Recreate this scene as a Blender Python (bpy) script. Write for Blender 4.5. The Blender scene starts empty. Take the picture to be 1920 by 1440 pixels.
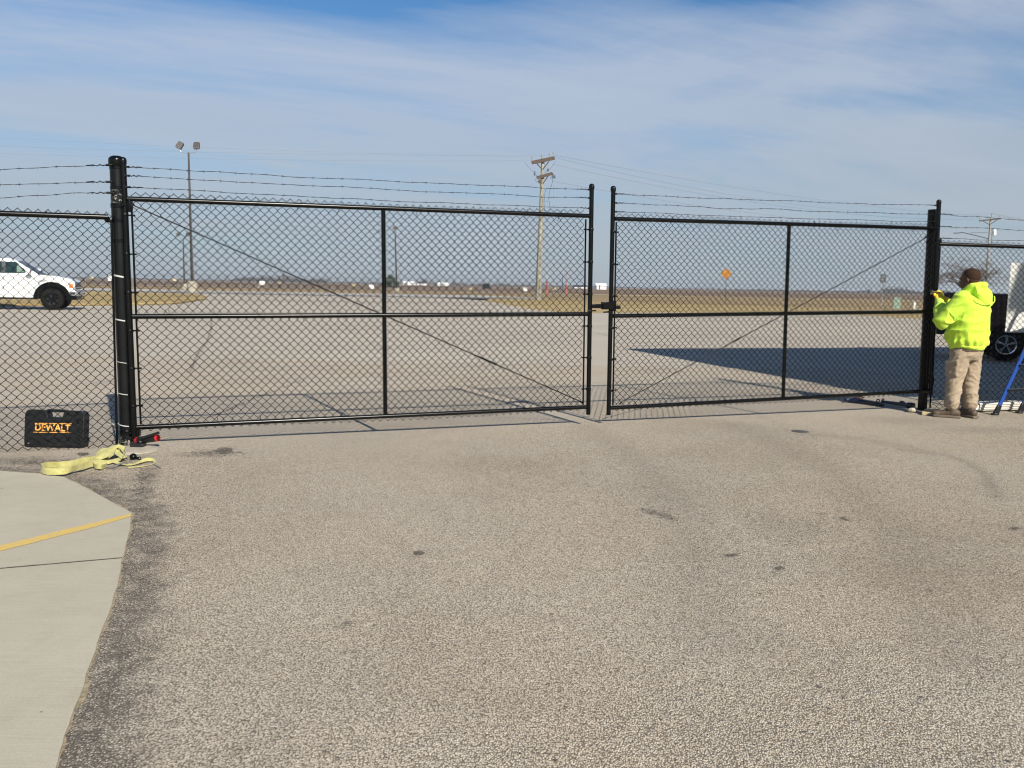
import bpy, bmesh, math, random
import numpy as np
from math import radians, sin, cos, pi, sqrt, atan2, hypot
from mathutils import Vector, Matrix, noise as mnoise

random.seed(7)
rng = np.random.default_rng(7)
SC = bpy.context.scene
COL = SC.collection

# ------------------------------------------------------------------ camera, sky, sun, exposure
FPX, PITCH, ROLL, CAMZ = 1560.0, radians(6.76), radians(1.08), 1.4
CF = Vector((0, cos(PITCH), -sin(PITCH)))
_R0 = Vector((1, 0, 0)); _U0 = Vector((0, sin(PITCH), cos(PITCH)))
CR = _R0 * cos(ROLL) + _U0 * sin(ROLL)
CU = _U0 * cos(ROLL) - _R0 * sin(ROLL)
CC = Vector((0, 0, CAMZ))
cam_d = bpy.data.cameras.new('camera')
cam_d.sensor_width = 36; cam_d.sensor_fit = 'HORIZONTAL'; cam_d.lens = 36 * FPX / 1920
cam_d.clip_start = 0.05; cam_d.clip_end = 12000
cam = bpy.data.objects.new('camera', cam_d); COL.objects.link(cam)
cam.matrix_world = Matrix(((CR.x, CU.x, -CF.x, 0), (CR.y, CU.y, -CF.y, 0), (CR.z, CU.z, -CF.z, CAMZ), (0, 0, 0, 1)))
SC.camera = cam

SUN_TRAVEL = Vector((-0.522, 1.0, -0.761)).normalized()
SUN_EL = math.asin(-SUN_TRAVEL.z); SUN_ROT = atan2(-SUN_TRAVEL.x, -SUN_TRAVEL.y)
sun_d = bpy.data.lights.new('sun', 'SUN'); sun_d.energy = 5.0; sun_d.angle = radians(0.53); sun_d.color = (1.0, 0.93, 0.80)
sun = bpy.data.objects.new('sun', sun_d); COL.objects.link(sun)
sun.rotation_euler = SUN_TRAVEL.to_track_quat('-Z', 'Y').to_euler(); sun.location = (8, -15, 12)

world = bpy.data.worlds.new('World'); SC.world = world; world.use_nodes = True
SC.view_settings.view_transform = 'Standard'; SC.view_settings.look = 'None'
SC.view_settings.exposure = 0.48; SC.view_settings.gamma = 1.0
try: SC.view_settings.use_curve_mapping = False
except Exception: pass
SC.cycles.pixel_filter_type = 'BLACKMAN_HARRIS'; SC.cycles.filter_width = 1.15
SC.cycles.max_bounces = 6; SC.cycles.transparent_max_bounces = 12
SC.cycles.sample_clamp_indirect = 5


HAZE = 0.00022

class NT:
    """small node-tree helper"""
    def __init__(s, tree): s.t = tree; s.n = tree.nodes; s.l = tree.links
    def node(s, typ, **kw):
        nd = s.n.new(typ)
        for k, v in kw.items():
            if k == 'inputs':
                for i, x in v.items():
                    if hasattr(x, 'is_linked') or isinstance(x, bpy.types.NodeSocket): s.l.new(x, nd.inputs[i])
                    else: nd.inputs[i].default_value = x
            else: setattr(nd, k, v)
        return nd
    def math(s, op, a, b=None, c=None, clamp=False):
        nd = s.n.new('ShaderNodeMath'); nd.operation = op; nd.use_clamp = clamp
        for i, x in enumerate((a, b, c)):
            if x is None: continue
            if isinstance(x, bpy.types.NodeSocket): s.l.new(x, nd.inputs[i])
            else: nd.inputs[i].default_value = x
        return nd.outputs[0]
    def mix(s, f, a, b, blend='MIX'):
        nd = s.n.new('ShaderNodeMix'); nd.data_type = 'RGBA'; nd.blend_type = blend; nd.clamp_factor = True
        for i, x in ((0, f), (6, a), (7, b)):
            if isinstance(x, bpy.types.NodeSocket): s.l.new(x, nd.inputs[i])
            elif i == 0: nd.inputs[0].default_value = x
            else: nd.inputs[i].default_value = (x[0], x[1], x[2], 1)
        return nd.outputs[2]
    def noise(s, vec, scale, detail=4, rough=0.55, dist=0.0, out=0):
        nd = s.n.new('ShaderNodeTexNoise'); nd.inputs['Scale'].default_value = scale
        nd.inputs['Detail'].default_value = detail; nd.inputs['Roughness'].default_value = rough
        nd.inputs['Distortion'].default_value = dist
        if vec is not None: s.l.new(vec, nd.inputs['Vector'])
        return nd.outputs[out]
    def voro(s, vec, scale, feature='F1', out='Color', rnd=1.0):
        nd = s.n.new('ShaderNodeTexVoronoi'); nd.feature = feature; nd.inputs['Scale'].default_value = scale
        nd.inputs['Randomness'].default_value = rnd
        if vec is not None: s.l.new(vec, nd.inputs['Vector'])
        return nd.outputs[out]
    def ramp(s, f, stops, interp='LINEAR'):
        nd = s.n.new('ShaderNodeValToRGB'); nd.color_ramp.interpolation = interp
        el = nd.color_ramp.elements
        while len(el) < len(stops): el.new(0.5)
        for e, (p, c) in zip(el, stops):
            e.position = p; e.color = (c, c, c, 1) if isinstance(c, (int, float)) else (c[0], c[1], c[2], 1)
        s.l.new(f, nd.inputs[0]); return nd.outputs[0]
    def sep(s, vec):
        nd = s.n.new('ShaderNodeSeparateXYZ'); s.l.new(vec, nd.inputs[0]); return nd.outputs
    def comb(s, x, y, z):
        nd = s.n.new('ShaderNodeCombineXYZ')
        for i, q in enumerate((x, y, z)):
            if isinstance(q, bpy.types.NodeSocket): s.l.new(q, nd.inputs[i])
            else: nd.inputs[i].default_value = q
        return nd.outputs[0]
    def scale(s, vec, sc):
        nd = s.n.new('ShaderNodeVectorMath'); nd.operation = 'MULTIPLY'; s.l.new(vec, nd.inputs[0]); nd.inputs[1].default_value = sc
        return nd.outputs[0]


def build_world():
    k = NT(world.node_tree); k.n.clear()
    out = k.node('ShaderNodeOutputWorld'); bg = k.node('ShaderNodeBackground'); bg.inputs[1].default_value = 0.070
    sky = k.node('ShaderNodeTexSky'); sky.sky_type = 'NISHITA'; sky.sun_disc = False
    sky.sun_elevation = SUN_EL; sky.sun_rotation = SUN_ROT
    sky.air_density = 1.0; sky.dust_density = 0.7; sky.ozone_density = 1.6; sky.altitude = 250
    tc = k.node('ShaderNodeTexCoord'); d = tc.outputs['Generated']
    x, y, z = k.sep(d)[:]
    zz = k.math('MAXIMUM', z, 0.0)
    den = k.math('ADD', zz, 0.12)
    px = k.math('DIVIDE', x, den); py = k.math('DIVIDE', y, den)
    # thin cirrus: long streaks running from lower left to upper right, plus a veil
    vec = k.comb(k.math('ADD', px, k.math('MULTIPLY', py, 0.55)), k.math('MULTIPLY', k.math('SUBTRACT', py, k.math('MULTIPLY', px, 0.35)), 1.0), 3.3)
    veil = k.noise(k.scale(vec, (0.46, 0.85, 1.0)), 1.0, 6, 0.55, 0.9)
    streak = k.noise(k.scale(vec, (0.55, 2.0, 1.0)), 1.15, 7, 0.62, 0.9)
    fine = k.noise(k.scale(vec, (1.0, 5.0, 1.0)), 2.4, 6, 0.65, 0.6)
    # openings of clear blue where the photograph's sky shows them: directions on the sky
    def opening(vx, vy, sx, sy, amt):
        ax = k.math('MULTIPLY', k.math('SUBTRACT', k.math('DIVIDE', x, k.math('MAXIMUM', y, 0.05)), vx), 1 / sx)
        az = k.math('MULTIPLY', k.math('SUBTRACT', k.math('DIVIDE', z, k.math('MAXIMUM', y, 0.05)), vy), 1 / sy)
        r2 = k.math('ADD', k.math('MULTIPLY', ax, ax), k.math('MULTIPLY', az, az))
        return k.math('MULTIPLY', k.math('POWER', 2.718, k.math('MULTIPLY', r2, -1.0)), amt)
    o1 = opening(-0.20, 0.350, 0.34, 0.060, 0.46)
    o2 = opening(0.44, 0.222, 0.15, 0.022, 0.26)
    o3 = opening(0.05, 0.275, 0.16, 0.02, 0.12)
    o4 = opening(0.27, 0.345, 0.10, 0.03, 0.30)
    o5 = opening(0.21, 0.180, 0.12, 0.014, 0.22)
    o6 = opening(0.53, 0.290, 0.12, 0.02, 0.16)
    base = k.math('ADD', k.math('MULTIPLY', veil, 0.86), k.math('ADD', k.math('MULTIPLY', streak, 0.36), k.math('MULTIPLY', fine, 0.15)))
    base = k.math('ADD', base, -0.075)
    high = k.node('ShaderNodeMapRange'); high.inputs[1].default_value = 0.34; high.inputs[2].default_value = 0.60; high.inputs[4].default_value = 0.48; k.l.new(zz, high.inputs[0])  # clouds thinned above the view so less sky light fills the shade
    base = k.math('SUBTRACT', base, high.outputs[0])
    for o in (o1, o2, o3, o4, o5, o6): base = k.math('SUBTRACT', base, o)
    cov = k.ramp(base, [(0.26, 0.0), (0.44, 0.42), (0.62, 0.86), (0.84, 1.0)])
    hz = k.ramp(zz, [(0.0, 0.75), (0.09, 0.50), (0.24, 0.0)])
    # clear-sky colour slightly violet at the horizon, cirrus grey-lavender
    skyc = k.mix(1.0, sky.outputs[0], (0.52, 0.86, 1.12), 'MULTIPLY')
    cloudc = k.ramp(k.math('ADD', zz, k.math('MULTIPLY', k.math('SUBTRACT', streak, 0.5), 0.25)), [(0.0, (4.5, 4.9, 5.45)), (0.2, (5.5, 6.0, 6.85)), (0.45, (6.0, 6.5, 7.4))])
    c1 = k.mix(k.math('MULTIPLY', cov, 0.80), skyc, cloudc)
    c2 = k.mix(hz, c1, (4.3, 4.75, 5.35))
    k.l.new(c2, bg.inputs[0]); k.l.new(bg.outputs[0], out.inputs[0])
build_world()


def ray(u, v): return CF + CR * ((u - 960) / FPX) - CU * ((v - 720) / FPX)
def at(u, v, Y):
    d = ray(u, v); return CC + d * (Y / d.y)
def G(u, v, z=0.0):
    d = ray(u, v); return CC + d * ((z - CAMZ) / d.z)


# ------------------------------------------------------------------ materials
def newmat(name):
    m = bpy.data.materials.new(name); m.use_nodes = True
    k = NT(m.node_tree); b = k.n['Principled BSDF']; return m, k, b
def simple(name, col, rough=0.5, metal=0.0, spec=0.5, var=0.12, nscale=20, bump=0.0, bscale=200, coat=0.0, emit=None):
    m, k, b = newmat(name)
    tc = k.node('ShaderNodeTexCoord').outputs['Object']
    n = k.noise(tc, nscale, 4, 0.6)
    f = k.ramp(n, [(0.3, 1 - var), (0.7, 1 + var)])
    c = k.mix(1.0, col, f, 'MULTIPLY'); k.l.new(c, b.inputs['Base Color'])
    k.l.new(k.math('ADD', k.math('MULTIPLY', n, 0.16), rough - 0.08, clamp=True), b.inputs['Roughness'])
    b.inputs['Metallic'].default_value = metal; b.inputs['Specular IOR Level'].default_value = spec
    b.inputs['Coat Weight'].default_value = coat
    if bump:
        bn = k.node('ShaderNodeBump'); bn.inputs['Strength'].default_value = bump; bn.inputs['Distance'].default_value = 0.002
        k.l.new(k.noise(tc, bscale, 3), bn.inputs['Height']); k.l.new(bn.outputs[0], b.inputs['Normal'])
    if emit: b.inputs['Emission Color'].default_value = (*emit[0], 1); b.inputs['Emission Strength'].default_value = emit[1]
    return m

M = {}
M['black'] = simple('black_coated_steel', (0.0022, 0.0026, 0.0028), 0.25, spec=0.26, var=0.3, bump=0.15, bscale=120)
M['mesh'] = simple('black_vinyl_wire', (0.0018, 0.0022, 0.0025), 0.38, spec=0.14, var=0.2)
M['wire'] = simple('barbed_wire_steel', (0.022, 0.024, 0.026), 0.5, metal=0.3, var=0.3)
M['blackplastic'] = simple('black_plastic', (0.010, 0.011, 0.012), 0.45, spec=0.3, bump=0.4, bscale=400)
M['blackplastic2'] = simple('black_plastic_smooth', (0.012, 0.012, 0.014), 0.3)
M['galv'] = simple('galvanised_steel', (0.42, 0.43, 0.44), 0.4, metal=0.7, var=0.2)
M['whiteplastic'] = simple('white_nylon', (0.42, 0.43, 0.43), 0.45, var=0.05)
M['whitepaint'] = simple('white_car_paint', (0.80, 0.80, 0.80), 0.22, coat=1.0, var=0.03, nscale=3)
M['whitemetal'] = simple('white_painted_metal', (0.74, 0.74, 0.72), 0.4, var=0.05, nscale=6)
M['glass_dark'] = simple('tinted_glass', (0.012, 0.028, 0.026), 0.05, spec=0.8, var=0.1)
M['windshield'] = simple('windshield_glass', (0.006, 0.022, 0.045), 0.15, spec=0.03, var=0.1)
M['interior'] = simple('car_interior', (0.10, 0.16, 0.13), 0.6)
M['rubber'] = simple('tyre_rubber', (0.010, 0.0096, 0.009), 0.85, spec=0.12, bump=0.5, bscale=90)
M['chrome'] = simple('chrome', (0.8, 0.81, 0.83), 0.16, metal=1.0, var=0.05)
M['silver'] = simple('silver_plastic', (0.35, 0.36, 0.37), 0.3, metal=0.6)
M['amber'] = simple('amber_lens', (0.75, 0.20, 0.05), 0.15)
M['maroon'] = simple('dark_maroon_paint', (0.055, 0.016, 0.014), 0.4, coat=0.2)
M['lampbrown'] = simple('brown_lamp_metal', (0.07, 0.062, 0.058), 0.5)
M['polebrown'] = simple('bronze_pole_paint', (0.05, 0.042, 0.036), 0.45)
M['darkboard'] = simple('dark_board', (0.012, 0.014, 0.018), 0.5)
M['boardwhite'] = simple('board_white', (0.8, 0.8, 0.78), 0.6, var=0.04)
M['boardyellow'] = simple('board_pale_yellow', (0.62, 0.52, 0.28), 0.6)
M['redtower'] = simple('tower_red_paint', (0.55, 0.16, 0.14), 0.5)
M['bluegrey'] = simple('tower_bluegrey', (0.10, 0.13, 0.18), 0.5)
M['orange'] = simple('orange_sign_face', (0.44, 0.175, 0.006), 0.6, var=0.06)
M['signblack'] = simple('sign_black', (0.01, 0.01, 0.01), 0.6)
M['signback'] = simple('sign_back_grey', (0.07, 0.075, 0.08), 0.5, metal=0.4)
M['green'] = simple('pale_green_cabinet', (0.30, 0.40, 0.32), 0.5)
M['rimblack'] = simple('dark_alloy', (0.02, 0.021, 0.024), 0.25, metal=0.8)
M['woodpole'] = None
M['crossarm'] = simple('weathered_crossarm', (0.085, 0.06, 0.045), 0.9, var=0.3, nscale=8)
M['porcelain'] = simple('grey_insulator', (0.30, 0.31, 0.32), 0.25)
M['hair'] = simple('short_black_hair', (0.043, 0.0245, 0.0165), 0.95, spec=0.08, bump=0.8, bscale=500)
M['leather'] = simple('brown_leather', (0.075, 0.052, 0.034), 0.65, var=0.25, nscale=30)
M['sole'] = simple('shoe_sole', (0.13, 0.10, 0.075), 0.8)
M['glove'] = simple('yellow_glove', (0.80, 0.52, 0.02), 0.6, var=0.15, nscale=40)
M['red'] = simple('red_plastic', (0.55, 0.015, 0.02), 0.35)
M['blue'] = simple('blue_fibreglass', (0.012, 0.055, 0.27), 0.35, var=0.15)
M['bluebody'] = simple('dark_blue_grip', (0.008, 0.014, 0.05), 0.35)
M['orangegrip'] = simple('orange_grip', (0.55, 0.14, 0.02), 0.5)
M['toolsteel'] = simple('tool_steel', (0.12, 0.12, 0.13), 0.35, metal=0.8)
M['lettering'] = simple('orange_lettering', (0.78, 0.38, 0.09), 0.5, var=0.05)
M['wood'] = simple('pale_wood', (0.42, 0.33, 0.20), 0.8, var=0.2, nscale=30)
M['stonepale'] = simple('pale_stone', (0.42, 0.37, 0.29), 0.9, var=0.25, nscale=40, bump=0.8, bscale=80)
M['soilconc'] = simple('footing_concrete', (0.36, 0.32, 0.26), 0.9, var=0.2, nscale=12, bump=0.8, bscale=90)
M['ironlid'] = simple('dark_iron', (0.07, 0.065, 0.06), 0.7, var=0.2)
M['barkgrey'] = simple('bare_twigs', (0.13, 0.105, 0.09), 0.9)
M['evergreen'] = simple('evergreen_foliage', (0.035, 0.055, 0.03), 0.8, var=0.4, nscale=0.6)
M['farwood'] = simple('far_winter_wood', (0.075, 0.070, 0.070), 0.95, var=0.3, nscale=0.02)
M['yellowpaint'] = None


def mat_asphalt():
    """worn chip-seal: pale limestone chips in grey binder, bald dark strip by the concrete, polished further off"""
    m, k, b = newmat('worn_asphalt')
    geo = k.node('ShaderNodeNewGeometry').outputs['Position']
    wear = k.node('ShaderNodeAttribute'); wear.attribute_name = 'wear'
    dark = k.node('ShaderNodeAttribute'); dark.attribute_name = 'dark'
    w = wear.outputs['Fac']; dk = dark.outputs['Fac']
    x, y, z = k.sep(geo)[:]
    vd = k.node('ShaderNodeTexVoronoi'); vd.inputs['Scale'].default_value = 156; gs = k.scale(geo, (1.0, 0.66, 1.0)); k.l.new(gs, vd.inputs['Vector'])
    d1 = vd.outputs['Distance']; vc = vd.outputs['Color']
    cr = k.sep(vc)[0]; cg = k.sep(vc)[1]
    vd2 = k.node('ShaderNodeTexVoronoi'); vd2.inputs['Scale'].default_value = 290; k.l.new(gs, vd2.inputs['Vector'])
    big = k.noise(geo, 0.35, 5, 0.6, 0.3); mid = k.noise(geo, 2.3, 5, 0.6, 0.4); fine = k.noise(geo, 60, 3, 0.6)
    patch = k.noise(geo, 0.9, 6, 0.65, 0.8)
    # stone colours
    stone = k.ramp(cr, [(0.0, (0.21, 0.178, 0.14)), (0.10, (0.37, 0.325, 0.262)), (0.6, (0.45, 0.395, 0.32)), (1.0, (0.58, 0.52, 0.435))])
    binder = k.mix(fine, (0.075, 0.063, 0.05), (0.19, 0.16, 0.128))
    # how much binder shows between stones
    gap = k.ramp(d1, [(0.0, 0.0), (0.50, 0.0), (0.66, 1.0)])
    base = k.mix(k.math('MULTIPLY', gap, 0.85), stone, binder)
    speck = k.ramp(k.noise(geo, 75, 2, 0.5), [(0.62, 0.0), (0.70, 1.0)])
    base = k.mix(k.math('MULTIPLY', speck, 0.75), base, (0.07, 0.058, 0.045))
    s2 = k.ramp(k.sep(vd2.outputs['Color'])[0], [(0.0, 0.66), (0.3, 0.95), (1.0, 1.22)])
    base = k.mix(0.6, base, s2, 'MULTIPLY')
    # smoother, pinker surface beyond the gate, dust-filled
    far = k.ramp(y, [(0.0, 0.0), (1.0, 1.0)])
    fm = k.node('ShaderNodeMapRange'); fm.inputs[1].default_value = 6.2; fm.inputs[2].default_value = 11.0
    k.l.new(k.math('ADD', y, k.math('MULTIPLY', x, -0.38)), fm.inputs[0]); fm.interpolation_type = 'SMOOTHSTEP'
    fr = fm.outputs[0]
    dust = k.mix(mid, (0.365, 0.322, 0.266), (0.408, 0.361, 0.300))
    base = k.mix(k.math('MULTIPLY', fr, 0.78), base, dust)
    # tone patches
    tone = k.math('ADD', k.math('MULTIPLY', big, 0.45), k.math('MULTIPLY', patch, 0.35))
    tf = k.ramp(tone, [(0.25, 0.84), (0.42, 1.02), (0.6, 1.1)])
    base = k.mix(1.0, base, tf, 'MULTIPLY')
    tint = k.mix(k.ramp(k.noise(geo, 0.6, 3), [(0.4, 0.0), (0.65, 1.0)]), (1.0, 1.0, 1.0), (1.03, 0.99, 0.95))
    base = k.mix(1.0, base, tint, 'MULTIPLY')
    # brown-grey darker chips toward the right foreground
    mr = k.node('ShaderNodeMapRange'); mr.inputs[1].default_value = -0.5; mr.inputs[2].default_value = 5.0
    k.l.new(k.math('SUBTRACT', x, k.math('MULTIPLY', k.math('ABSOLUTE', k.math('SUBTRACT', y, 2.8)), 0.9)), mr.inputs[0])
    rf = k.math('MULTIPLY', mr.outputs[0], k.ramp(k.noise(geo, 1.3, 5, 0.7, 0.6), [(0.36, 0.25), (0.62, 1.0)]))
    base = k.mix(k.math('MULTIPLY', rf, 0.5), base, k.mix(1.0, base, (0.66, 0.60, 0.53), 'MULTIPLY'))
    # the bald strip: dark binder with loose pale chips on it
    wn = k.math('ADD', w, k.math('MULTIPLY', k.math('SUBTRACT', k.noise(geo, 5.5, 6, 0.7, 0.7), 0.5), 1.5))
    wm = k.math('MULTIPLY', k.ramp(wn, [(0.38, 0.0), (0.80, 1.0)]), k.ramp(k.noise(geo, 7.5, 5, 0.75, 0.8), [(0.34, 0.30), (0.56, 1.0)]))
    chip = k.ramp(k.math('ADD', cg, k.math('MULTIPLY', k.math('SUBTRACT', k.noise(geo, 9, 5, 0.7), 0.5), 1.4)), [(0.20, 0.0), (0.60, 1.0)])
    chip = k.math('MULTIPLY', chip, k.ramp(d1, [(0.36, 1.0), (0.56, 0.0)]))
    bald = k.mix(fine, (0.04, 0.035, 0.030), (0.16, 0.138, 0.115))
    bald = k.mix(k.math('MULTIPLY', chip, 0.8), bald, k.mix(cr, (0.14, 0.12, 0.10), (0.58, 0.51, 0.42)))
    base = k.mix(k.math('MULTIPLY', wm, 0.92), base, bald)
    pv = k.node('ShaderNodeTexVoronoi'); pv.inputs['Scale'].default_value = 4.5; k.l.new(geo, pv.inputs['Vector'])
    spot = k.math('MULTIPLY', k.ramp(pv.outputs['Distance'], [(0.025, 1.0), (0.06, 0.0)]), k.ramp(k.sep(pv.outputs['Color'])[2], [(0.60, 0.0), (0.62, 1.0)]))
    base = k.mix(k.math('MULTIPLY', spot, 0.8), base, (0.055, 0.045, 0.036))
    # scuffs and stains placed where the photograph has them
    dn = k.math('MULTIPLY', dk, k.ramp(k.noise(geo, 22, 5, 0.75, 0.5), [(0.36, 0.25), (0.6, 1.0)]))
    base = k.mix(k.math('MULTIPLY', dn, 0.8), base, (0.075, 0.068, 0.06))
    k.l.new(base, b.inputs['Base Color'])
    b.inputs['Roughness'].default_value = 0.95; b.inputs['Specular IOR Level'].default_value = 0.12
    h = k.math('ADD', k.math('MULTIPLY', k.ramp(d1, [(0.0, 1.0), (0.7, 0.0)]), 1.0), k.math('MULTIPLY', k.ramp(vd2.outputs['Distance'], [(0.0, 1.0), (0.8, 0.0)]), 0.35))
    h = k.math('MULTIPLY', h, k.math('SUBTRACT', 1.0, k.math('MULTIPLY', fr, 0.65)))
    bn = k.node('ShaderNodeBump'); bn.inputs['Strength'].default_value = 1.0; bn.inputs['Distance'].default_value = 0.0028
    k.l.new(h, bn.inputs['Height'])
    bn2 = k.node('ShaderNodeBump'); bn2.inputs['Strength'].default_value = 0.5; bn2.inputs['Distance'].default_value = 0.02
    k.l.new(k.noise(geo, 6, 5, 0.7), bn2.inputs['Height']); k.l.new(bn.outputs[0], bn2.inputs['Normal'])
    k.l.new(bn2.outputs[0], b.inputs['Normal'])
    return m

def mat_far_asphalt():
    m, k, b = newmat('far_asphalt')
    geo = k.node('ShaderNodeNewGeometry').outputs['Position']
    mid = k.noise(geo, 0.25, 6, 0.6, 0.4); big = k.noise(k.scale(geo, (0.02, 0.09, 1)), 1.0, 5, 0.6, 0.3)
    c = k.mix(k.ramp(mid, [(0.35, 0.0), (0.65, 1.0)]), (0.362, 0.322, 0.270), (0.400, 0.357, 0.300))
    c = k.mix(1.0, c, k.ramp(big, [(0.3, 0.86), (0.6, 1.06)]), 'MULTIPLY')
    c = k.mix(0.5, c, k.ramp(k.noise(geo, 14, 4, 0.7), [(0.3, 0.88), (0.7, 1.1)]), 'MULTIPLY')
    k.l.new(c, b.inputs['Base Color']); b.inputs['Roughness'].default_value = 0.95; b.inputs['Specular IOR Level'].default_value = 0.2
    bn = k.node('ShaderNodeBump'); bn.inputs['Strength'].default_value = 0.4; bn.inputs['Distance'].default_value = 0.01
    k.l.new(k.noise(geo, 25, 4, 0.7), bn.inputs['Height']); k.l.new(bn.outputs[0], b.inputs['Normal'])
    return m

def mat_concrete():
    m, k, b = newmat('pale_concrete')
    geo = k.node('ShaderNodeNewGeometry').outputs['Position']
    big = k.noise(geo, 1.1, 5, 0.55, 0.3); fine = k.noise(geo, 140, 3, 0.7); sp = k.noise(geo, 38, 2, 0.5)
    c = k.mix(k.ramp(big, [(0.35, 0.0), (0.7, 1.0)]), (0.378, 0.345, 0.272), (0.425, 0.390, 0.312))
    c = k.mix(1.0, c, k.ramp(fine, [(0.3, 0.90), (0.7, 1.08)]), 'MULTIPLY')
    c = k.mix(k.ramp(k.noise(geo, 3.2, 6, 0.7, 0.8), [(0.5, 0.0), (0.75, 0.35)]), c, (0.30, 0.265, 0.20))
    pit = k.ramp(k.voro(geo, 5.0, out='Distance'), [(0.0, 1.0), (0.030, 1.0), (0.045, 0.0)])
    c = k.mix(k.math('MULTIPLY', pit, 0.75), c, (0.09, 0.08, 0.06))
    brush = k.noise(k.scale(geo, (3.0, 160.0, 1.0)), 1.0, 2, 0.5)
    c = k.mix(0.5, c, k.ramp(brush, [(0.3, 0.88), (0.7, 1.08)]), 'MULTIPLY')
    att = k.node('ShaderNodeAttribute'); att.attribute_name = 'dark'
    c = k.mix(k.math('MULTIPLY', att.outputs['Fac'], k.ramp(k.noise(geo, 16, 4, 0.7), [(0.4, 0.1), (0.62, 0.65)])), c, (0.24, 0.215, 0.17))
    k.l.new(c, b.inputs['Base Color']); b.inputs['Roughness'].default_value = 0.85; b.inputs['Specular IOR Level'].default_value = 0.3
    bn = k.node('ShaderNodeBump'); bn.inputs['Strength'].default_value = 0.3; bn.inputs['Distance'].default_value = 0.002
    k.l.new(k.math('ADD', fine, k.math('MULTIPLY', brush, 0.6)), bn.inputs['Height']); k.l.new(bn.outputs[0], b.inputs['Normal'])
    return m

def mat_grass(name, ca, cb, cc, sy=1.0):
    m, k, b = newmat(name)
    geo = k.node('ShaderNodeNewGeometry').outputs['Position']
    st = k.scale(geo, (0.25, 1.0 * sy, 1.0))
    n1 = k.noise(st, 0.10, 6, 0.65, 0.5); n2 = k.noise(geo, 0.8, 5, 0.7, 0.3); n3 = k.noise(geo, 9, 4, 0.7)
    c = k.mix(k.ramp(n1, [(0.40, 0.0), (0.6, 1.0)]), ca, cb)
    c = k.mix(k.ramp(n2, [(0.45, 0.0), (0.72, 0.75)]), c, cc)
    c = k.mix(0.8, c, k.ramp(n3, [(0.3, 0.7), (0.7, 1.25)]), 'MULTIPLY')
    k.l.new(c, b.inputs['Base Color']); b.inputs['Roughness'].default_value = 1.0; b.inputs['Specular IOR Level'].default_value = 0.1
    bn = k.node('ShaderNodeBump'); bn.inputs['Strength'].default_value = 0.8; bn.inputs['Distance'].default_value = 0.06
    k.l.new(n3, bn.inputs['Height']); k.l.new(bn.outputs[0], b.inputs['Normal'])
    return m

def mat_field():
    m, k, b = newmat('ploughed_field')
    geo = k.node('ShaderNodeNewGeometry').outputs['Position']
    st = k.scale(geo, (0.15, 1.0, 1.0))
    n1 = k.noise(st, 0.012, 6, 0.6, 0.4); n2 = k.noise(st, 0.12, 5, 0.65)
    c = k.ramp(n1, [(0.34, (0.13, 0.095, 0.068)), (0.47, (0.185, 0.135, 0.095)), (0.58, (0.165, 0.115, 0.085)), (0.7, (0.24, 0.19, 0.13))])
    c = k.mix(0.8, c, k.ramp(n2, [(0.3, 0.8), (0.7, 1.2)]), 'MULTIPLY')
    k.l.new(c, b.inputs['Base Color']); b.inputs['Roughness'].default_value = 1.0; b.inputs['Specular IOR Level'].default_value = 0.05
    return m

def mat_pole():
    m, k, b = newmat('weathered_wood_pole')
    tc = k.node('ShaderNodeTexCoord').outputs['Object']
    n = k.noise(k.scale(tc, (9, 9, 0.5)), 1.0, 5, 0.7, 0.5)
    c = k.mix(k.ramp(n, [(0.42, 0.0), (0.6, 1.0)]), (0.35, 0.345, 0.295), (0.16, 0.145, 0.11))
    k.l.new(c, b.inputs['Base Color']); b.inputs['Roughness'].default_value = 0.95
    return m

def mat_yellow(name, col, worn):
    m, k, b = newmat(name)
    geo = k.node('ShaderNodeNewGeometry').outputs['Position']
    n = k.noise(geo, 45, 5, 0.75)
    c = k.mix(k.ramp(n, [(0.47, 0.0), (0.62, worn)]), col, (0.42, 0.36, 0.22))
    k.l.new(c, b.inputs['Base Color']); b.inputs['Roughness'].default_value = 0.7
    return m

def mat_cloth(name, col, col2, nscale, bs):
    m, k, b = newmat(name)
    tc = k.node('ShaderNodeTexCoord').outputs['Object']
    n = k.noise(tc, nscale, 4, 0.6)
    k.l.new(k.mix(k.ramp(n, [(0.35, 0.0), (0.7, 1.0)]), col, col2), b.inputs['Base Color'])
    b.inputs['Roughness'].default_value = 0.9; b.inputs['Specular IOR Level'].default_value = 0.15
    b.inputs['Sheen Weight'].default_value = 0.15
    bn = k.node('ShaderNodeBump'); bn.inputs['Strength'].default_value = 0.5; bn.inputs['Distance'].default_value = 0.006
    k.l.new(k.noise(tc, bs, 4, 0.6, 1.2), bn.inputs['Height']); k.l.new(bn.outputs[0], b.inputs['Normal'])
    return m

def mat_skin():
    m, k, b = newmat('dark_brown_skin')
    tc = k.node('ShaderNodeTexCoord').outputs['Object']
    n = k.noise(tc, 18, 4, 0.6)
    k.l.new(k.mix(n, (0.062, 0.028, 0.016), (0.10, 0.045, 0.026)), b.inputs['Base Color'])
    b.inputs['Roughness'].default_value = 0.45; b.inputs['Subsurface Weight'].default_value = 0.05
    return m

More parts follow.
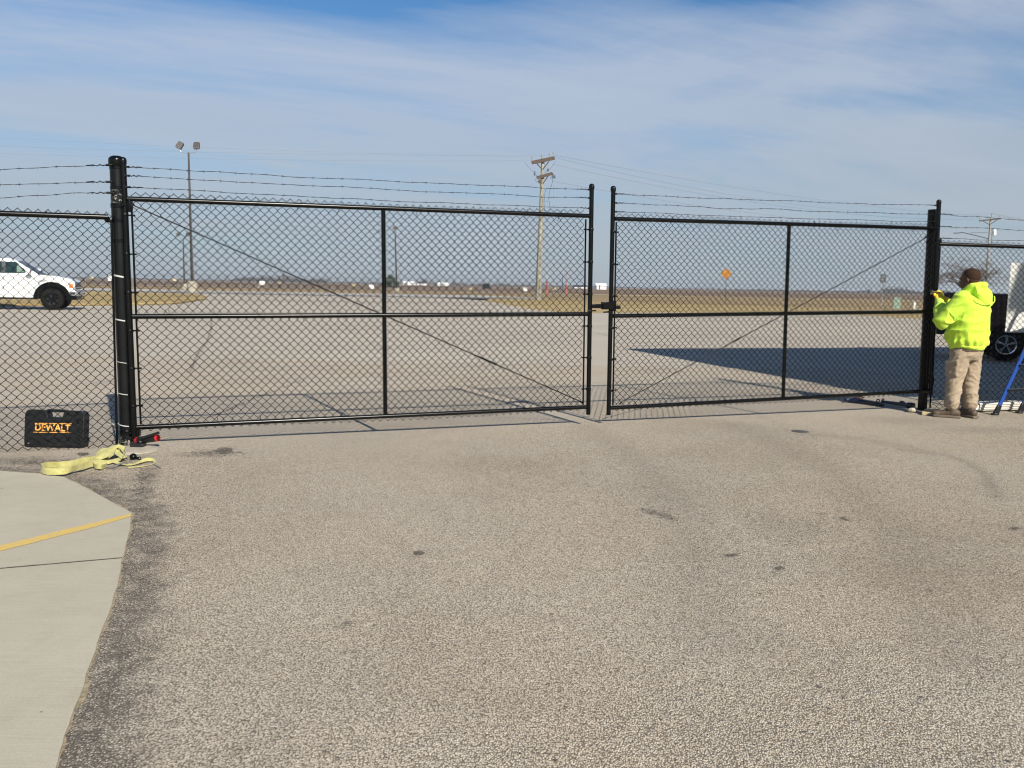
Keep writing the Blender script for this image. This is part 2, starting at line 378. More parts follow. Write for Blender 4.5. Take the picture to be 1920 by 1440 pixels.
def mat_post():
    """black powder coat with scuffs near the foot and a bare scratched ring near the top"""
    m, k, b = newmat('scuffed_black_post')
    tc = k.node('ShaderNodeTexCoord').outputs['Object']
    x, y, z = k.sep(tc)[:]
    n = k.noise(tc, 34, 6, 0.75, 1.4); n2 = k.noise(tc, 9, 4, 0.6, 0.6)
    low = k.ramp(z, [(0.0, 1.0), (0.09, 0.8), (0.10, 0.0)]); low = k.math('MULTIPLY', low, 1.0)
    mz = k.node('ShaderNodeMapRange'); mz.inputs[1].default_value = 0.02; mz.inputs[2].default_value = 0.22; mz.inputs[3].default_value = 1.0; mz.inputs[4].default_value = 0.0
    k.l.new(z, mz.inputs[0])
    hz = k.math('MULTIPLY', k.math('SUBTRACT', z, 2.04), 9.0); hz2 = k.math('SUBTRACT', 1.0, k.math('MULTIPLY', hz, hz), clamp=True)
    area = k.math('MAXIMUM', k.math('MULTIPLY', mz.outputs[0], 0.85), k.math('MULTIPLY', hz2, 0.9))
    sc = k.ramp(k.math('MULTIPLY', k.ramp(n, [(0.52, 0.0), (0.60, 1.0)]), area), [(0.3, 0.0), (0.75, 1.0)])
    c = k.mix(n2, (0.0022, 0.0027, 0.003), (0.0045, 0.0052, 0.0056))
    c = k.mix(sc, c, (0.32, 0.31, 0.28))
    k.l.new(c, b.inputs['Base Color'])
    k.l.new(k.math('ADD', k.math('MULTIPLY', n2, 0.25), 0.22), b.inputs['Roughness']); b.inputs['Specular IOR Level'].default_value = 0.3
    return m

M['asphalt'] = mat_asphalt(); M['farasphalt'] = mat_far_asphalt(); M['concrete'] = mat_concrete()
M['grass'] = mat_grass('dry_winter_grass', (0.36, 0.275, 0.135), (0.29, 0.215, 0.10), (0.42, 0.33, 0.18))
M['roughgrass'] = mat_grass('rough_dry_grass', (0.30, 0.225, 0.125), (0.19, 0.135, 0.08), (0.36, 0.28, 0.165), 1.6)
M['strawgrass'] = mat_grass('straw_strip', (0.36, 0.29, 0.18), (0.31, 0.25, 0.15), (0.38, 0.32, 0.2))
M['field'] = mat_field(); M['woodpole'] = mat_pole()
M['yellowpaint'] = mat_yellow('worn_yellow_paint', (0.60, 0.41, 0.10), 0.75)
M['strap'] = mat_cloth('yellow_green_webbing', (0.36, 0.335, 0.12), (0.50, 0.47, 0.20), 25, 300)
M['hoodie'] = mat_cloth('lime_fleece', (0.50, 0.74, 0.055), (0.56, 0.79, 0.08), 8, 22)
M['trouser'] = mat_cloth('khaki_cotton', (0.295, 0.235, 0.170), (0.355, 0.283, 0.205), 10, 40)
M['skin'] = mat_skin(); M['post'] = mat_post()
M['roadlight'] = simple('pale_far_road', (0.36, 0.34, 0.31), 0.95, var=0.08, nscale=0.05)
M['stripdark'] = simple('dark_far_strip', (0.10, 0.095, 0.09), 0.95, var=0.2, nscale=0.08)
M['crack'] = simple('crack_sealant', (0.13, 0.11, 0.095), 0.85, var=0.3, nscale=15)
M['metalwall'] = simple('tan_metal_siding', (0.45, 0.42, 0.36), 0.6, var=0.05)
M['metalroof'] = simple('grey_metal_roof', (0.3, 0.3, 0.3), 0.5)


# ------------------------------------------------------------------ object helpers
def tag(o, label=None, cat=None, group=None, kind=None):
    if label: o['label'] = label
    if cat: o['category'] = cat
    if group: o['group'] = group
    if kind: o['kind'] = kind
    return o
def thing(name, label, cat, loc=(0, 0, 0), rotz=0.0, group=None):
    o = bpy.data.objects.new(name, None); o.empty_display_size = 0.2; COL.objects.link(o)
    o.location = loc; o.rotation_euler = (0, 0, rotz)
    return tag(o, label, cat, group)
def copy_tree(o, parent=None):
    c = o.copy(); COL.objects.link(c); c.parent = parent
    for ch in o.children: copy_tree(ch, c)
    return c

class MB:
    def __init__(s): s.v = []; s.f = []
    def add(s, vs, fs):
        b = len(s.v); s.v.extend(vs); s.f.extend([tuple(i + b for i in f) for f in fs]); return s
    def box(s, c, size, rot=None, taper=1.0):
        hx, hy, hz = size[0] / 2, size[1] / 2, size[2] / 2
        vs = []
        for z in (-1, 1):
            t = taper if z > 0 else 1.0
            for x, y in ((-1, -1), (1, -1), (1, 1), (-1, 1)):
                p = Vector((x * hx * t, y * hy * t, z * hz))
                if rot is not None: p = rot @ p
                vs.append(p + Vector(c))
        return s.add(vs, [(3, 2, 1, 0), (4, 5, 6, 7), (0, 1, 5, 4), (1, 2, 6, 5), (2, 3, 7, 6), (3, 0, 4, 7)])
    def tube(s, pts, r, n=8, caps=True, phase=0.0):
        pts = [Vector(p) for p in pts]; m = len(pts)
        rs = r if isinstance(r, (list, tuple)) else [r] * m
        rings = []; prev = None
        for i, p in enumerate(pts):
            t = (pts[min(i + 1, m - 1)] - pts[max(i - 1, 0)])
            if t.length < 1e-9: t = Vector((0, 0, 1))
            t.normalize()
            if prev is None:
                a = Vector((0, 0, 1)) if abs(t.z) < 0.9 else Vector((1, 0, 0))
                prev = (a - t * a.dot(t)).normalized()
            else:
                q = prev - t * prev.dot(t)
                prev = q.normalized() if q.length > 1e-6 else prev
            w = t.cross(prev)
            rings.append([p + (prev * cos(phase + 2 * pi * j / n) + w * sin(phase + 2 * pi * j / n)) * rs[i] for j in range(n)])
        vs = [q for rg in rings for q in rg]; fs = []
        for i in range(m - 1):
            for j in range(n):
                a = i * n + j; b2 = i * n + (j + 1) % n
                fs.append((a, b2, b2 + n, a + n))
        if caps: fs.append(tuple(range(n - 1, -1, -1))); fs.append(tuple((m - 1) * n + j for j in range(n)))
        return s.add(vs, fs)
    def capsule(s, p0, r0, p1, r1, n=14, h=4):
        p0 = Vector(p0); p1 = Vector(p1); t = (p1 - p0).normalized()
        pts = []; rs = []
        for i in range(h, 0, -1):
            a = pi / 2 * i / h * 0.98; pts.append(p0 - t * r0 * sin(a)); rs.append(r0 * cos(a))
        for q in range(5): pts.append(p0.lerp(p1, q / 4)); rs.append(r0 + (r1 - r0) * q / 4)
        for i in range(1, h + 1):
            a = pi / 2 * i / h * 0.98; pts.append(p1 + t * r1 * sin(a)); rs.append(r1 * cos(a))
        return s.tube(pts, rs, n)
    def ellipsoid(s, c, r, rot=None, n=16, m=10):
        vs = []; c = Vector(c)
        for i in range(1, m):
            a = pi * i / m
            for j in range(n):
                p = Vector((r[0] * sin(a) * cos(2 * pi * j / n), r[1] * sin(a) * sin(2 * pi * j / n), r[2] * cos(a)))
                if rot is not None: p = rot @ p
                vs.append(c + p)
        for sgn in (1, -1):
            p = Vector((0, 0, r[2] * sgn)); p = rot @ p if rot is not None else p; vs.append(c + p)
        fs = []
        for i in range(m - 2):
            for j in range(n):
                a = i * n + j; b2 = i * n + (j + 1) % n; fs.append((a, a + n, b2 + n, b2))
        T = (m - 1) * n
        for j in range(n): fs.append((T, j, (j + 1) % n)); fs.append((T + 1, (m - 2) * n + (j + 1) % n, (m - 2) * n + j))
        return s.add(vs, fs)
    def rings(s, rg, closed=True):
        """loft between rings (lists of points) with capped ends"""
        n = len(rg[0]); vs = [Vector(p) for r in rg for p in r]; fs = []
        for i in range(len(rg) - 1):
            for j in range(n):
                a = i * n + j; b2 = i * n + (j + 1) % n; fs.append((a, b2, b2 + n, a + n))
        if closed: fs.append(tuple(range(n - 1, -1, -1))); fs.append(tuple((len(rg) - 1) * n + j for j in range(n)))
        return s.add(vs, fs)
    def lathe(s, prof, c=(0, 0, 0), n=16, rot=None, caps=True):
        c = Vector(c); rg = []
        for r, z in prof:
            ring = []
            for j in range(n):
                p = Vector((max(r, 1e-4) * cos(2 * pi * j / n), max(r, 1e-4) * sin(2 * pi * j / n), z))
                if rot is not None: p = rot @ p
                ring.append(c + p)
            rg.append(ring)
        return s.rings(rg, caps)
    def prism(s, poly, d, frame):
        """extrude a 2D polygon by depth d; frame = function (a,b,c)->point"""
        n = len(poly); vs = [frame(a, b, 0.0) for a, b in poly] + [frame(a, b, d) for a, b in poly]
        fs = [tuple(range(n - 1, -1, -1)), tuple(range(n, 2 * n))] + [(j, (j + 1) % n, n + (j + 1) % n, n + j) for j in range(n)]
        return s.add(vs, fs)
    def build(s, name, mat, parent=None, smooth=True, bevel=0.0, origin=None, sharp=35, seg=2):
        me = bpy.data.meshes.new(name)
        vs = s.v
        if origin is not None:
            o0 = Vector(origin); vs = [Vector(v) - o0 for v in vs]
        me.from_pydata([tuple(v) for v in vs], [], s.f); me.update()
        bm = bmesh.new(); bm.from_mesh(me); bmesh.ops.recalc_face_normals(bm, faces=bm.faces); bm.to_mesh(me); bm.free()
        if smooth:
            me.polygons.foreach_set('use_smooth', [True] * len(me.polygons))
            try: me.set_sharp_from_angle(angle=radians(sharp))
            except Exception: pass
        o = bpy.data.objects.new(name, me); COL.objects.link(o)
        me.materials.append(mat)
        if origin is not None: o.location = origin
        if parent is not None: o.parent = parent
        if bevel:
            b = o.modifiers.new('bevel', 'BEVEL'); b.width = bevel; b.segments = seg; b.limit_method = 'ANGLE'; b.angle_limit = radians(40)
        return o

def sheet(name, poly, z, mat, label=None):
    me = bpy.data.meshes.new(name)
    me.from_pydata([(p[0], p[1], z) for p in poly], [], [tuple(range(len(poly)))]); me.update()
    if me.polygons[0].normal.z < 0: me.flip_normals()
    o = bpy.data.objects.new(name, me); COL.objects.link(o); me.materials.append(mat)
    return tag(o, label, None, None, 'structure')

def grid_sheet(name, x0, x1, y0, y1, step, z, mat, attrs):
    nx = int(round((x1 - x0) / step)) + 1; ny = int(round((y1 - y0) / step)) + 1
    X, Y = np.meshgrid(np.linspace(x0, x1, nx), np.linspace(y0, y1, ny))
    Z = np.full_like(X, z) + attrs.get('height', lambda a, b: 0 * a)(X, Y)
    co = np.stack([X, Y, Z], -1).reshape(-1, 3)
    i = np.arange(ny - 1)[:, None] * nx + np.arange(nx - 1)[None, :]
    f = np.stack([i, i + 1, i + nx + 1, i + nx], -1).reshape(-1, 4)
    me = bpy.data.meshes.new(name); me.vertices.add(len(co)); me.vertices.foreach_set('co', co.ravel())
    me.loops.add(f.size); me.loops.foreach_set('vertex_index', f.ravel().astype(np.int32))
    me.polygons.add(len(f)); me.polygons.foreach_set('loop_start', (np.arange(len(f)) * 4).astype(np.int32))
    me.update(calc_edges=True); me.polygons.foreach_set('use_smooth', [True] * len(f))
    for a, fn in attrs.items():
        if a == 'height': continue
        at_ = me.attributes.new(a, 'FLOAT', 'POINT'); at_.data.foreach_set('value', fn(X, Y).ravel().astype(np.float32))
    o = bpy.data.objects.new(name, me); COL.objects.link(o); me.materials.append(mat)
    return o

# ------------------------------------------------------------------ the ground
def seg_dist(X, Y, pts):
    best = np.full(X.shape, 1e9)
    for (ax, ay), (bx, by) in zip(pts[:-1], pts[1:]):
        dx, dy = bx - ax, by - ay; L = dx * dx + dy * dy
        t = np.clip(((X - ax) * dx + (Y - ay) * dy) / L, 0, 1)
        best = np.minimum(best, np.hypot(X - ax - t * dx, Y - ay - t * dy))
    return best

edge_px = [(-260, 868), (-60, 880), (0, 884), (75, 889), (122, 896), (160, 915), (200, 937), (248, 963), (240, 1008), (232, 1045), (222, 1090), (205, 1150), (180, 1215), (157, 1285), (130, 1360), (105, 1440)]
edge = [(G(*p).x, G(*p).y) for p in edge_px]
lastd = (edge[-1][0] - edge[-3][0], edge[-1][1] - edge[-3][1])
edge += [(edge[-1][0] + lastd[0] * 4, edge[-1][1] + lastd[1] * 4)]

def wear_fn(X, Y):
    d = seg_dist(X, Y, edge[7:]); a = np.exp(-(d / 0.25) ** 2) * 0.95 + np.exp(-(d / 0.5) ** 2) * 0.12
    d2 = seg_dist(X, Y, edge[1:8]); a = np.maximum(a, np.exp(-(d2 / 0.30) ** 2) * 0.85)
    # a narrow dark seam leaves the corner and runs up toward the gate post
    seam = [tuple(G(*p)[:2]) for p in ((262, 950), (272, 915), (282, 880))]
    a = np.maximum(a, np.exp(-(seg_dist(X, Y, seam) / 0.09) ** 2) * 0.8)
    fl = [tuple(G(*p)[:2]) for p in ((-120, 862), (60, 866), (200, 868), (240, 872))]
    a = np.maximum(a, np.exp(-(seg_dist(X, Y, fl) / 0.22) ** 2) * 0.66)
    return a

stains = []
def stain_px(u, v, ru, rv, amt, ang=0.0):
    c = G(u, v); rx = abs(G(u + ru, v).x - c.x); ry = abs(G(u, v - rv).y - c.y); stains.append((c.x, c.y, rx, ry, amt, ang))
stain_px(400, 849, 42, 7, 0.75); stain_px(420, 845, 16, 7, 0.8); stain_px(350, 853, 26, 4, 0.5)
stain_px(1222, 958, 22, 6, 0.6, -0.5); stain_px(1245, 967, 26, 5, 0.6, -0.5); stain_px(785, 1036, 14, 3.5, 0.8)
stain_px(1372, 1040, 16, 3, 0.6); stain_px(1580, 971, 11, 3, 0.6); stain_px(1540, 962, 8, 3, 0.5)
stain_px(1460, 1064, 9, 5, 0.8); stain_px(1905, 990, 14, 4, 0.6); stain_px(1700, 788, 90, 8, 0.32); stain_px(1860, 806, 110, 7, 0.4)
stain_px(1500, 990, 90, 26, 0.25); stain_px(1700, 1080, 160, 50, 0.22); stain_px(652, 1167, 6, 3, 0.8); stain_px(1000, 870, 60, 5, 0.15)
stain_px(1330, 1100, 60, 22, 0.14); stain_px(60, 860, 90, 6, 0.45); stain_px(225, 858, 60, 8, 0.45); stain_px(235, 900, 40, 10, 0.35)
tracks = [([(1690, 842), (1770, 852), (1810, 864), (1850, 890), (1868, 930)], 0.05, 0.55), ([(1500, 812), (1620, 822), (1760, 850)], 0.12, 0.3),
          ([(1100, 800), (1180, 850), (1250, 920), (1300, 1020), (1320, 1180)], 0.16, 0.24), ([(1380, 795), (1560, 880), (1690, 1000), (1790, 1220)], 0.22, 0.3)]
tracks = [([tuple(G(*p)[:2]) for p in t], w, a) for t, w, a in tracks]
def dark_fn(X, Y):
    a = np.zeros_like(X)
    for cx, cy, rx, ry, amt, ang in stains:
        dx, dy = X - cx, Y - cy; c, s_ = cos(ang), sin(ang)
        p = (dx * c + dy * s_) / rx; q = (-dx * s_ + dy * c) / ry
        a = np.maximum(a, amt * np.exp(-(p * p + q * q) ** 1.4))
    for t, w, am in tracks: a = np.maximum(a, am * np.exp(-(seg_dist(X, Y, t) / w) ** 2))
    return a

def hgt(X, Y):
    return -0.0035 + 0.003 * np.sin(X * 0.7 + 0.5) * np.cos(Y * 0.45) - 0.008 * np.clip((Y - 11) / 3, 0, 1)

tag(grid_sheet('asphalt_apron', -9.0, 11.5, -3.0, 15.0, 0.06, 0.0, M['asphalt'], {'wear': wear_fn, 'dark': dark_fn, 'height': hgt}),
    'worn chip asphalt in front of and just behind the gate', kind='structure')

P = lambda u, v: tuple(G(u, v)[:2])
lot_edge = [P(1925, 606), P(1730, 597.5), P(1590, 589.5), P(1500, 586.8), P(1240, 585.5), P(1110, 586), P(1050, 584), P(1000, 580), P(950, 571), P(905, 562.5)]
lot_far_left = [(-8, 86.0), (-130, 78.0)]
lot = [(-130, -45), (130, -45), (130, 46)] + [(60, 44.5)] + lot_edge + lot_far_left
sheet('asphalt_lot', lot, -0.024, M['farasphalt'], 'wide pale asphalt lot beyond the gate')
sheet('field', [(-5000, -300), (5000, -300), (5000, 9000), (-5000, 9000)], -0.34, M['field'], 'flat brown ploughed field reaching the horizon')
sheet('rough_grass_verge', [(-60, 60), (-2, 90), (0, 30), (400, 20), (500, 175), (300, 168), (-2, 172), (-60, 150)], -0.12, M['roughgrass'], 'patchy dry grass between the lot and the ploughed field')
sheet('mown_grass_verge', [P(905, 562.5), P(950, 571), P(1000, 580), P(1050, 584), (P(1110, 585)), (12, 44), (130, 38), (140, 66), (30, 72), (8, 84), (2, 93), P(935, 556)], -0.06, M['grass'], 'mown straw coloured grass along the far lot edge')
sheet('straw_strip', [(0, 158), (60, 152), (320, 150), (420, 172), (60, 173), (2, 176)], -0.09, M['strawgrass'], 'pale straw strip before the ploughed field')
sheet('service_road', [(-260, 92), (-130, 92), (1, 96), (4, 104), (0, 112), (-6, 118), (-130, 112), (-260, 110)], -0.08, M['roadlight'], 'pale far service road crossing behind the lot')
sheet('dark_lot_strip', [(-260, 81), (-130, 80.5), (-4, 87.0), (4, 92), (3, 96), (-130, 92), (-260, 92)], -0.05, M['stripdark'], 'narrow dark strip along the far side of the lot')  # flat sheet coloured darker than the ground on either side
sheet('rough_grass_left', [(-300, 110), (-130, 112), (-2, 118), (0, 172), (-130, 160), (-300, 150)], -0.11, M['roughgrass'], 'dull dry grass beyond the service road')

def slab_poly(name, poly, z0, z1, mat, label, bevel=0.0):
    mb = MB(); mb.prism([tuple(p) for p in poly], z1 - z0, lambda a, b, c: Vector((a, b, z0 + c)))
    o = mb.build(name, mat, smooth=False, bevel=bevel); return tag(o, label, kind='structure')
isl = [P(-160, 575), P(0, 573.5), P(150, 572.5), P(270, 571.5), P(330, 569.5), P(365, 565), P(385, 561), P(388, 557.5), P(372, 554), P(320, 551.5), P(230, 549), P(100, 547), P(-160, 543)]
slab_poly('grass_island', isl, -0.03, 0.10, M['grass'], 'rounded island of dry grass in the lot behind the white pickup', bevel=0.08)

# the concrete pad: two slabs with an open joint between them, slightly ragged outer edge
def ragged(pts, step=0.035, amp=0.0028):
    out = []
    for (ax, ay), (bx, by) in zip(pts[:-1], pts[1:]):
        L = hypot(bx - ax, by - ay); n = max(1, int(L / step))
        nx_, ny_ = -(by - ay) / L, (bx - ax) / L
        for i in range(n):
            t = i / n; q = (mnoise.noise(Vector((ax + (bx - ax) * t, ay + (by - ay) * t, 0)) * 5)) * amp * 2.2 + random.uniform(-amp, amp) * 0.6
            out.append((ax + (bx - ax) * t + nx_ * q, ay + (by - ay) * t + ny_ * q))
    out.append(pts[-1]); return out
jA = Vector(G(0, 1068)[:2]); jB = Vector(G(228, 1048)[:2]); jd = (jB - jA).normalized(); jn = Vector((-jd.y, jd.x))
er = ragged(edge)
def side(p): return (Vector(p) - jA).dot(jn)
i_cut = next(i for i in range(1, len(er)) if side(er[i]) < 0 and er[i][1] < 4.9 and er[i][0] > -3.5)
a_, b_ = Vector(er[i_cut - 1]), Vector(er[i_cut]); t_ = side(a_) / (side(a_) - side(b_)); cut = a_.lerp(b_, t_)
g = 0.004
farL = jA - jd * 5
up = er[:i_cut] + [tuple(cut + jn * g), tuple(farL + jn * g)]
lo = [tuple(farL - jn * g), tuple(cut - jn * g)] + er[i_cut:] + [(-9, -4)]
def concrete_slab(poly, label):
    o = slab_poly('concrete_slab', poly, -0.09, 0.006, M['concrete'], label, bevel=0.003)
    return o
concrete_slab(up, 'pale concrete slab with the yellow line, nearer the fence')
concrete_slab(lo, 'pale concrete slab in the bottom left corner, nearest the camera')
jt = [jA - jd * 3 + jn * .0055] + [jA.lerp(jB, i / 24) + jn * random.uniform(.003, .0065) for i in range(25)] + [cut + jn * .003]
jb_ = [cut - jn * .003] + [jB.lerp(jA, i / 24) - jn * random.uniform(.003, .0065) for i in range(25)] + [jA - jd * 3 - jn * .0055]
M['joint'] = simple('joint_dirt', (0.13, 0.11, 0.085), 0.95, var=0.4, nscale=9)
sheet('expansion_joint', [tuple(p) for p in jt + jb_], 0.0078, M['joint'], 'thin dark joint line between the two concrete slabs')
M['sand'] = simple('sandy_grit', (0.27, 0.215, 0.14), 0.98, var=0.45, nscale=45, bump=1.0, bscale=160)
ep = ragged(edge[3:], .03, .004); ins = []; outs = []
for i, p in enumerate(ep):
    q0 = ep[max(0, i - 2)]; q1 = ep[min(len(ep) - 1, i + 2)]; dx, dy = q1[0] - q0[0], q1[1] - q0[1]; L_ = hypot(dx, dy) + 1e-9; nx_, ny_ = -dy / L_, dx / L_
    wd = .004 + .012 * abs(mnoise.noise(Vector((i * .11, 0, 5)))) * 2 + random.uniform(-.004, .006)
    ins.append((p[0] - nx_ * .02, p[1] - ny_ * .02)); outs.append((p[0] + nx_ * wd, p[1] + ny_ * wd))
mb = MB(); mb.add([Vector((*p, float(hgt(*p)) + 0.0035)) for p in ins + outs], [(i, i + 1, len(ins) + i + 1, len(ins) + i) for i in range(len(ins) - 1)])
tag(mb.build('sand_strip', M['sand'], smooth=False), 'narrow line of tan grit along the edge of the concrete', kind='structure')
yl = []
top_y = [(-40, 1031), (0, 1021.5), (60, 1007.5), (120, 992), (180, 978), (244, 961.8)]; bot_y = [(247, 967), (180, 986.5), (120, 1001.5), (60, 1017), (0, 1032), (-40, 1041)]
def zG(u, v, z): return G(u, v, z)
mb = MB(); poly = [tuple(G(u, v, 0.011)[:2]) for u, v in top_y + bot_y]
sheet('yellow_line', ragged(poly + poly[:1], 0.04, 0.0022)[:-1], 0.0082, M['yellowpaint'], 'worn yellow painted line across the concrete')

# loose chips along the slab edge and the gate line
mb = MB()
def chip(x, y, r, z=0.0):
    rot = Matrix.Rotation(random.uniform(0, 6.28), 3, 'Z') @ Matrix.Rotation(random.uniform(-.5, .5), 3, 'X')
    vs = [Vector((random.uniform(.6, 1.1) * a, random.uniform(.6, 1.1) * b, random.uniform(.4, .8) * c)) * r for a, b, c in ((1, 0, 0), (0, 1, 0), (-1, 0, 0), (0, -1, 0), (0, 0, 1), (0, 0, -.6))]
    vs = [rot @ v + Vector((x, y, z + r * 0.25)) for v in vs]
    mb.add(vs, [(0, 1, 4), (1, 2, 4), (2, 3, 4), (3, 0, 4), (1, 0, 5), (2, 1, 5), (3, 2, 5), (0, 3, 5)])
segs = list(zip(edge[2:-1], edge[3:]))
for _ in range(5200):
    (ax, ay), (bx, by) = random.choice(segs); t = random.random(); L = hypot(bx - ax, by - ay)
    if random.random() > L / 0.9: continue
    nx_, ny_ = (by - ay) / L, -(bx - ax) / L
    if nx_ * 1 + ny_ * 0 < 0 and False: nx_, ny_ = -nx_, -ny_
    d = abs(random.gauss(0, 0.22)) + 0.01
    px_, py_ = ax + (bx - ax) * t, ay + (by - ay) * t
    sgn = 1 if (px_ + nx_ * .05 > px_ or ny_ > 0) else -1
    chip(px_ - (-nx_) * d * 1.0, py_ - (-ny_) * d, random.uniform(0.0025, 0.0075), -0.008)
for _ in range(600):
    q = G(random.uniform(-20, 320), random.uniform(838, 905)); chip(q.x, q.y, random.uniform(0.003, 0.009), -0.008)
for _ in range(700):
    q = G(random.uniform(1560, 1930), random.uniform(766, 800)); chip(q.x, q.y, random.uniform(0.003, 0.009), -0.008)
for _ in range(1500):
    q = G(random.uniform(150, 1900), random.uniform(850, 1440)); chip(q.x, q.y, random.uniform(0.002, 0.0055), -0.008)
M['chip'] = simple('grey_tan_chip', (0.27, 0.235, 0.19), 0.95, var=0.3, nscale=3)
tag(mb.build('loose_gravel', M['chip'], smooth=False), 'loose pale chips scattered on the asphalt', kind='stuff')

# small dark tar flecks gathered into the scuffs the photograph shows
mb = MB()
def flecks(u, v, ru, rv, n, s0, ang=0.0):
    for _ in range(n):
        a = random.uniform(0, 2 * pi); q = random.random() ** .6; uu = u + ru * q * cos(a); vv_ = v + rv * q * sin(a) + ang * ru * q * cos(a)
        g_ = G(uu, vv_); r = s0 * random.uniform(.3, 1.2); m_ = 7; a0 = random.uniform(0, 6)
        z_ = float(hgt(g_.x, g_.y)) + .0025 + random.uniform(0, .0012)
        mb.add([Vector((g_.x + r * random.uniform(.5, 1.2) * cos(a0 + i * 2 * pi / m_) * 1.5, g_.y + r * random.uniform(.5, 1.2) * sin(a0 + i * 2 * pi / m_), z_)) for i in range(m_)], [tuple(range(m_))])
flecks(1236, 963, 38, 6, 120, .0055, .30); flecks(785, 1036, 12, 3, 60, .008); flecks(1372, 1040, 15, 2.5, 40, .006); flecks(1580, 971, 10, 2.5, 36, .006, .3); flecks(1541, 963, 7, 2, 10, .004)
flecks(1461, 1064, 6, 3.5, 26, .007); flecks(420, 845, 17, 6, 150, .009); flecks(400, 851, 60, 7, 120, .008); flecks(1905, 990, 12, 2, 26, .006); flecks(650, 1167, 5, 2.5, 10, .006); flecks(702, 1171, 2, 1.5, 4, .006)
flecks(1790, 812, 60, 6, 60, .007); flecks(1530, 962, 40, 8, 20, .004, .3); flecks(110, 868, 90, 6, 160, .009); flecks(262, 905, 14, 30, 120, .006); flecks(155, 852, 14, 3, 60, .009)
for _ in range(260): flecks(random.uniform(300, 1900), random.uniform(850, 1430) , 2, 1, random.choice((1, 1, 2)), .0045)
M['tar'] = simple('dark_tar_fleck', (0.12, 0.103, 0.085), 0.9, var=0.4, nscale=30)
tag(mb.build('tar_flecks', M['tar'], smooth=False), 'small dark flecks and scuffs scattered over the asphalt', kind='stuff')

# cracks in the asphalt (thin ragged sealed ribbons)
def crack(pxs, w, jag=0.03):
    pts = [Vector((*P(u, v), 0)) for u, v in pxs]; fine = []
    for a, b in zip(pts[:-1], pts[1:]):
        n = max(2, int((b - a).length / 0.06)); d = (b - a).normalized(); nn = Vector((-d.y, d.x, 0))
        for i in range(n): fine.append(a.lerp(b, i / n) + nn * random.uniform(-jag, jag))
    vs = []; fs = []
    for i, p in enumerate(fine):
        d = (fine[min(i + 1, len(fine) - 1)] - fine[max(0, i - 1)]).normalized(); nn = Vector((-d.y, d.x, 0)); ww = w * random.uniform(0.15, 1.0)
        vs += [p + nn * ww / 2, p - nn * ww / 2]
        if i: fs.append((2 * i - 2, 2 * i - 1, 2 * i + 1, 2 * i))
    return vs, fs
cracks = [([(397, 596), (395, 620), (388, 640), (372, 658), (360, 690), (352, 700)], 0.035), ([(345, 705), (420, 700), (520, 692), (640, 690), (720, 687)], 0.014),
          ([(395, 783), (430, 768), (480, 745), (530, 727), (575, 708)], 0.035), ([(640, 606), (680, 630), (715, 650), (740, 664)], 0.02),
          ([(0, 732), (80, 724), (180, 717), (260, 710)], 0.02), ([(855, 572), (900, 580), (940, 590), (1010, 607), (1090, 618), (1130, 626), (1200, 640), (1290, 650), (1420, 668)], 0.035),
          ([(900, 676), (1000, 677), (1140, 675), (1300, 682), (1420, 700)], 0.016), ([(1340, 662), (1430, 680), (1560, 690), (1700, 705)], 0.03),
          ([(820, 566), (760, 560), (720, 556)], 0.05), ([(870, 714), (930, 704), (1000, 700), (1085, 701)], 0.012)]
mb = MB()
for pts, w in cracks:
    vs, fs = crack(pts, w); mb.add([Vector((v.x, v.y, float(hgt(v.x, v.y)) + 0.004 if v.y < 14.9 else -0.018)) for v in vs], fs)
o = mb.build('asphalt_cracks', M['crack'], smooth=False); tag(o, 'thin dark cracks running over the lot', kind='structure')

# ------------------------------------------------------------------ off-frame hangar on the right: its roof corner throws the big shadow
A = Vector((2.63, 19.445, 0)); HH = 7.0
off = Vector((-0.522, 1.0, 0)) * (HH / 0.761); cnr = A - off
e1 = Vector((0.955, 0.295, 0)).normalized(); e2 = Vector((0.295, -0.955, 0)).normalized()
h = thing('hangar', 'tan metal hangar beside the gate whose roof corner throws the big shadow', 'building')
def rect(c0, a, b, z0, z1):
    ps = [c0, c0 + a, c0 + a + b, c0 + b]; mb = MB(); n = len(ps)
    mb.add([Vector((p.x, p.y, z0)) for p in ps] + [Vector((p.x, p.y, z1)) for p in ps], [(3, 2, 1, 0), (4, 5, 6, 7), (0, 1, 5, 4), (1, 2, 6, 5), (2, 3, 7, 6), (3, 0, 4, 7)]); return mb
rect(cnr + e1 * 0.25 + e2 * 0.25, e1 * 24, e2 * 7.4, 0, HH - 0.2).build('wall', M['metalwall'], h, smooth=False)
rect(cnr, e1 * 24.5, e2 * 7.95, HH - 0.2, HH).build('roof', M['metalroof'], h, smooth=False)

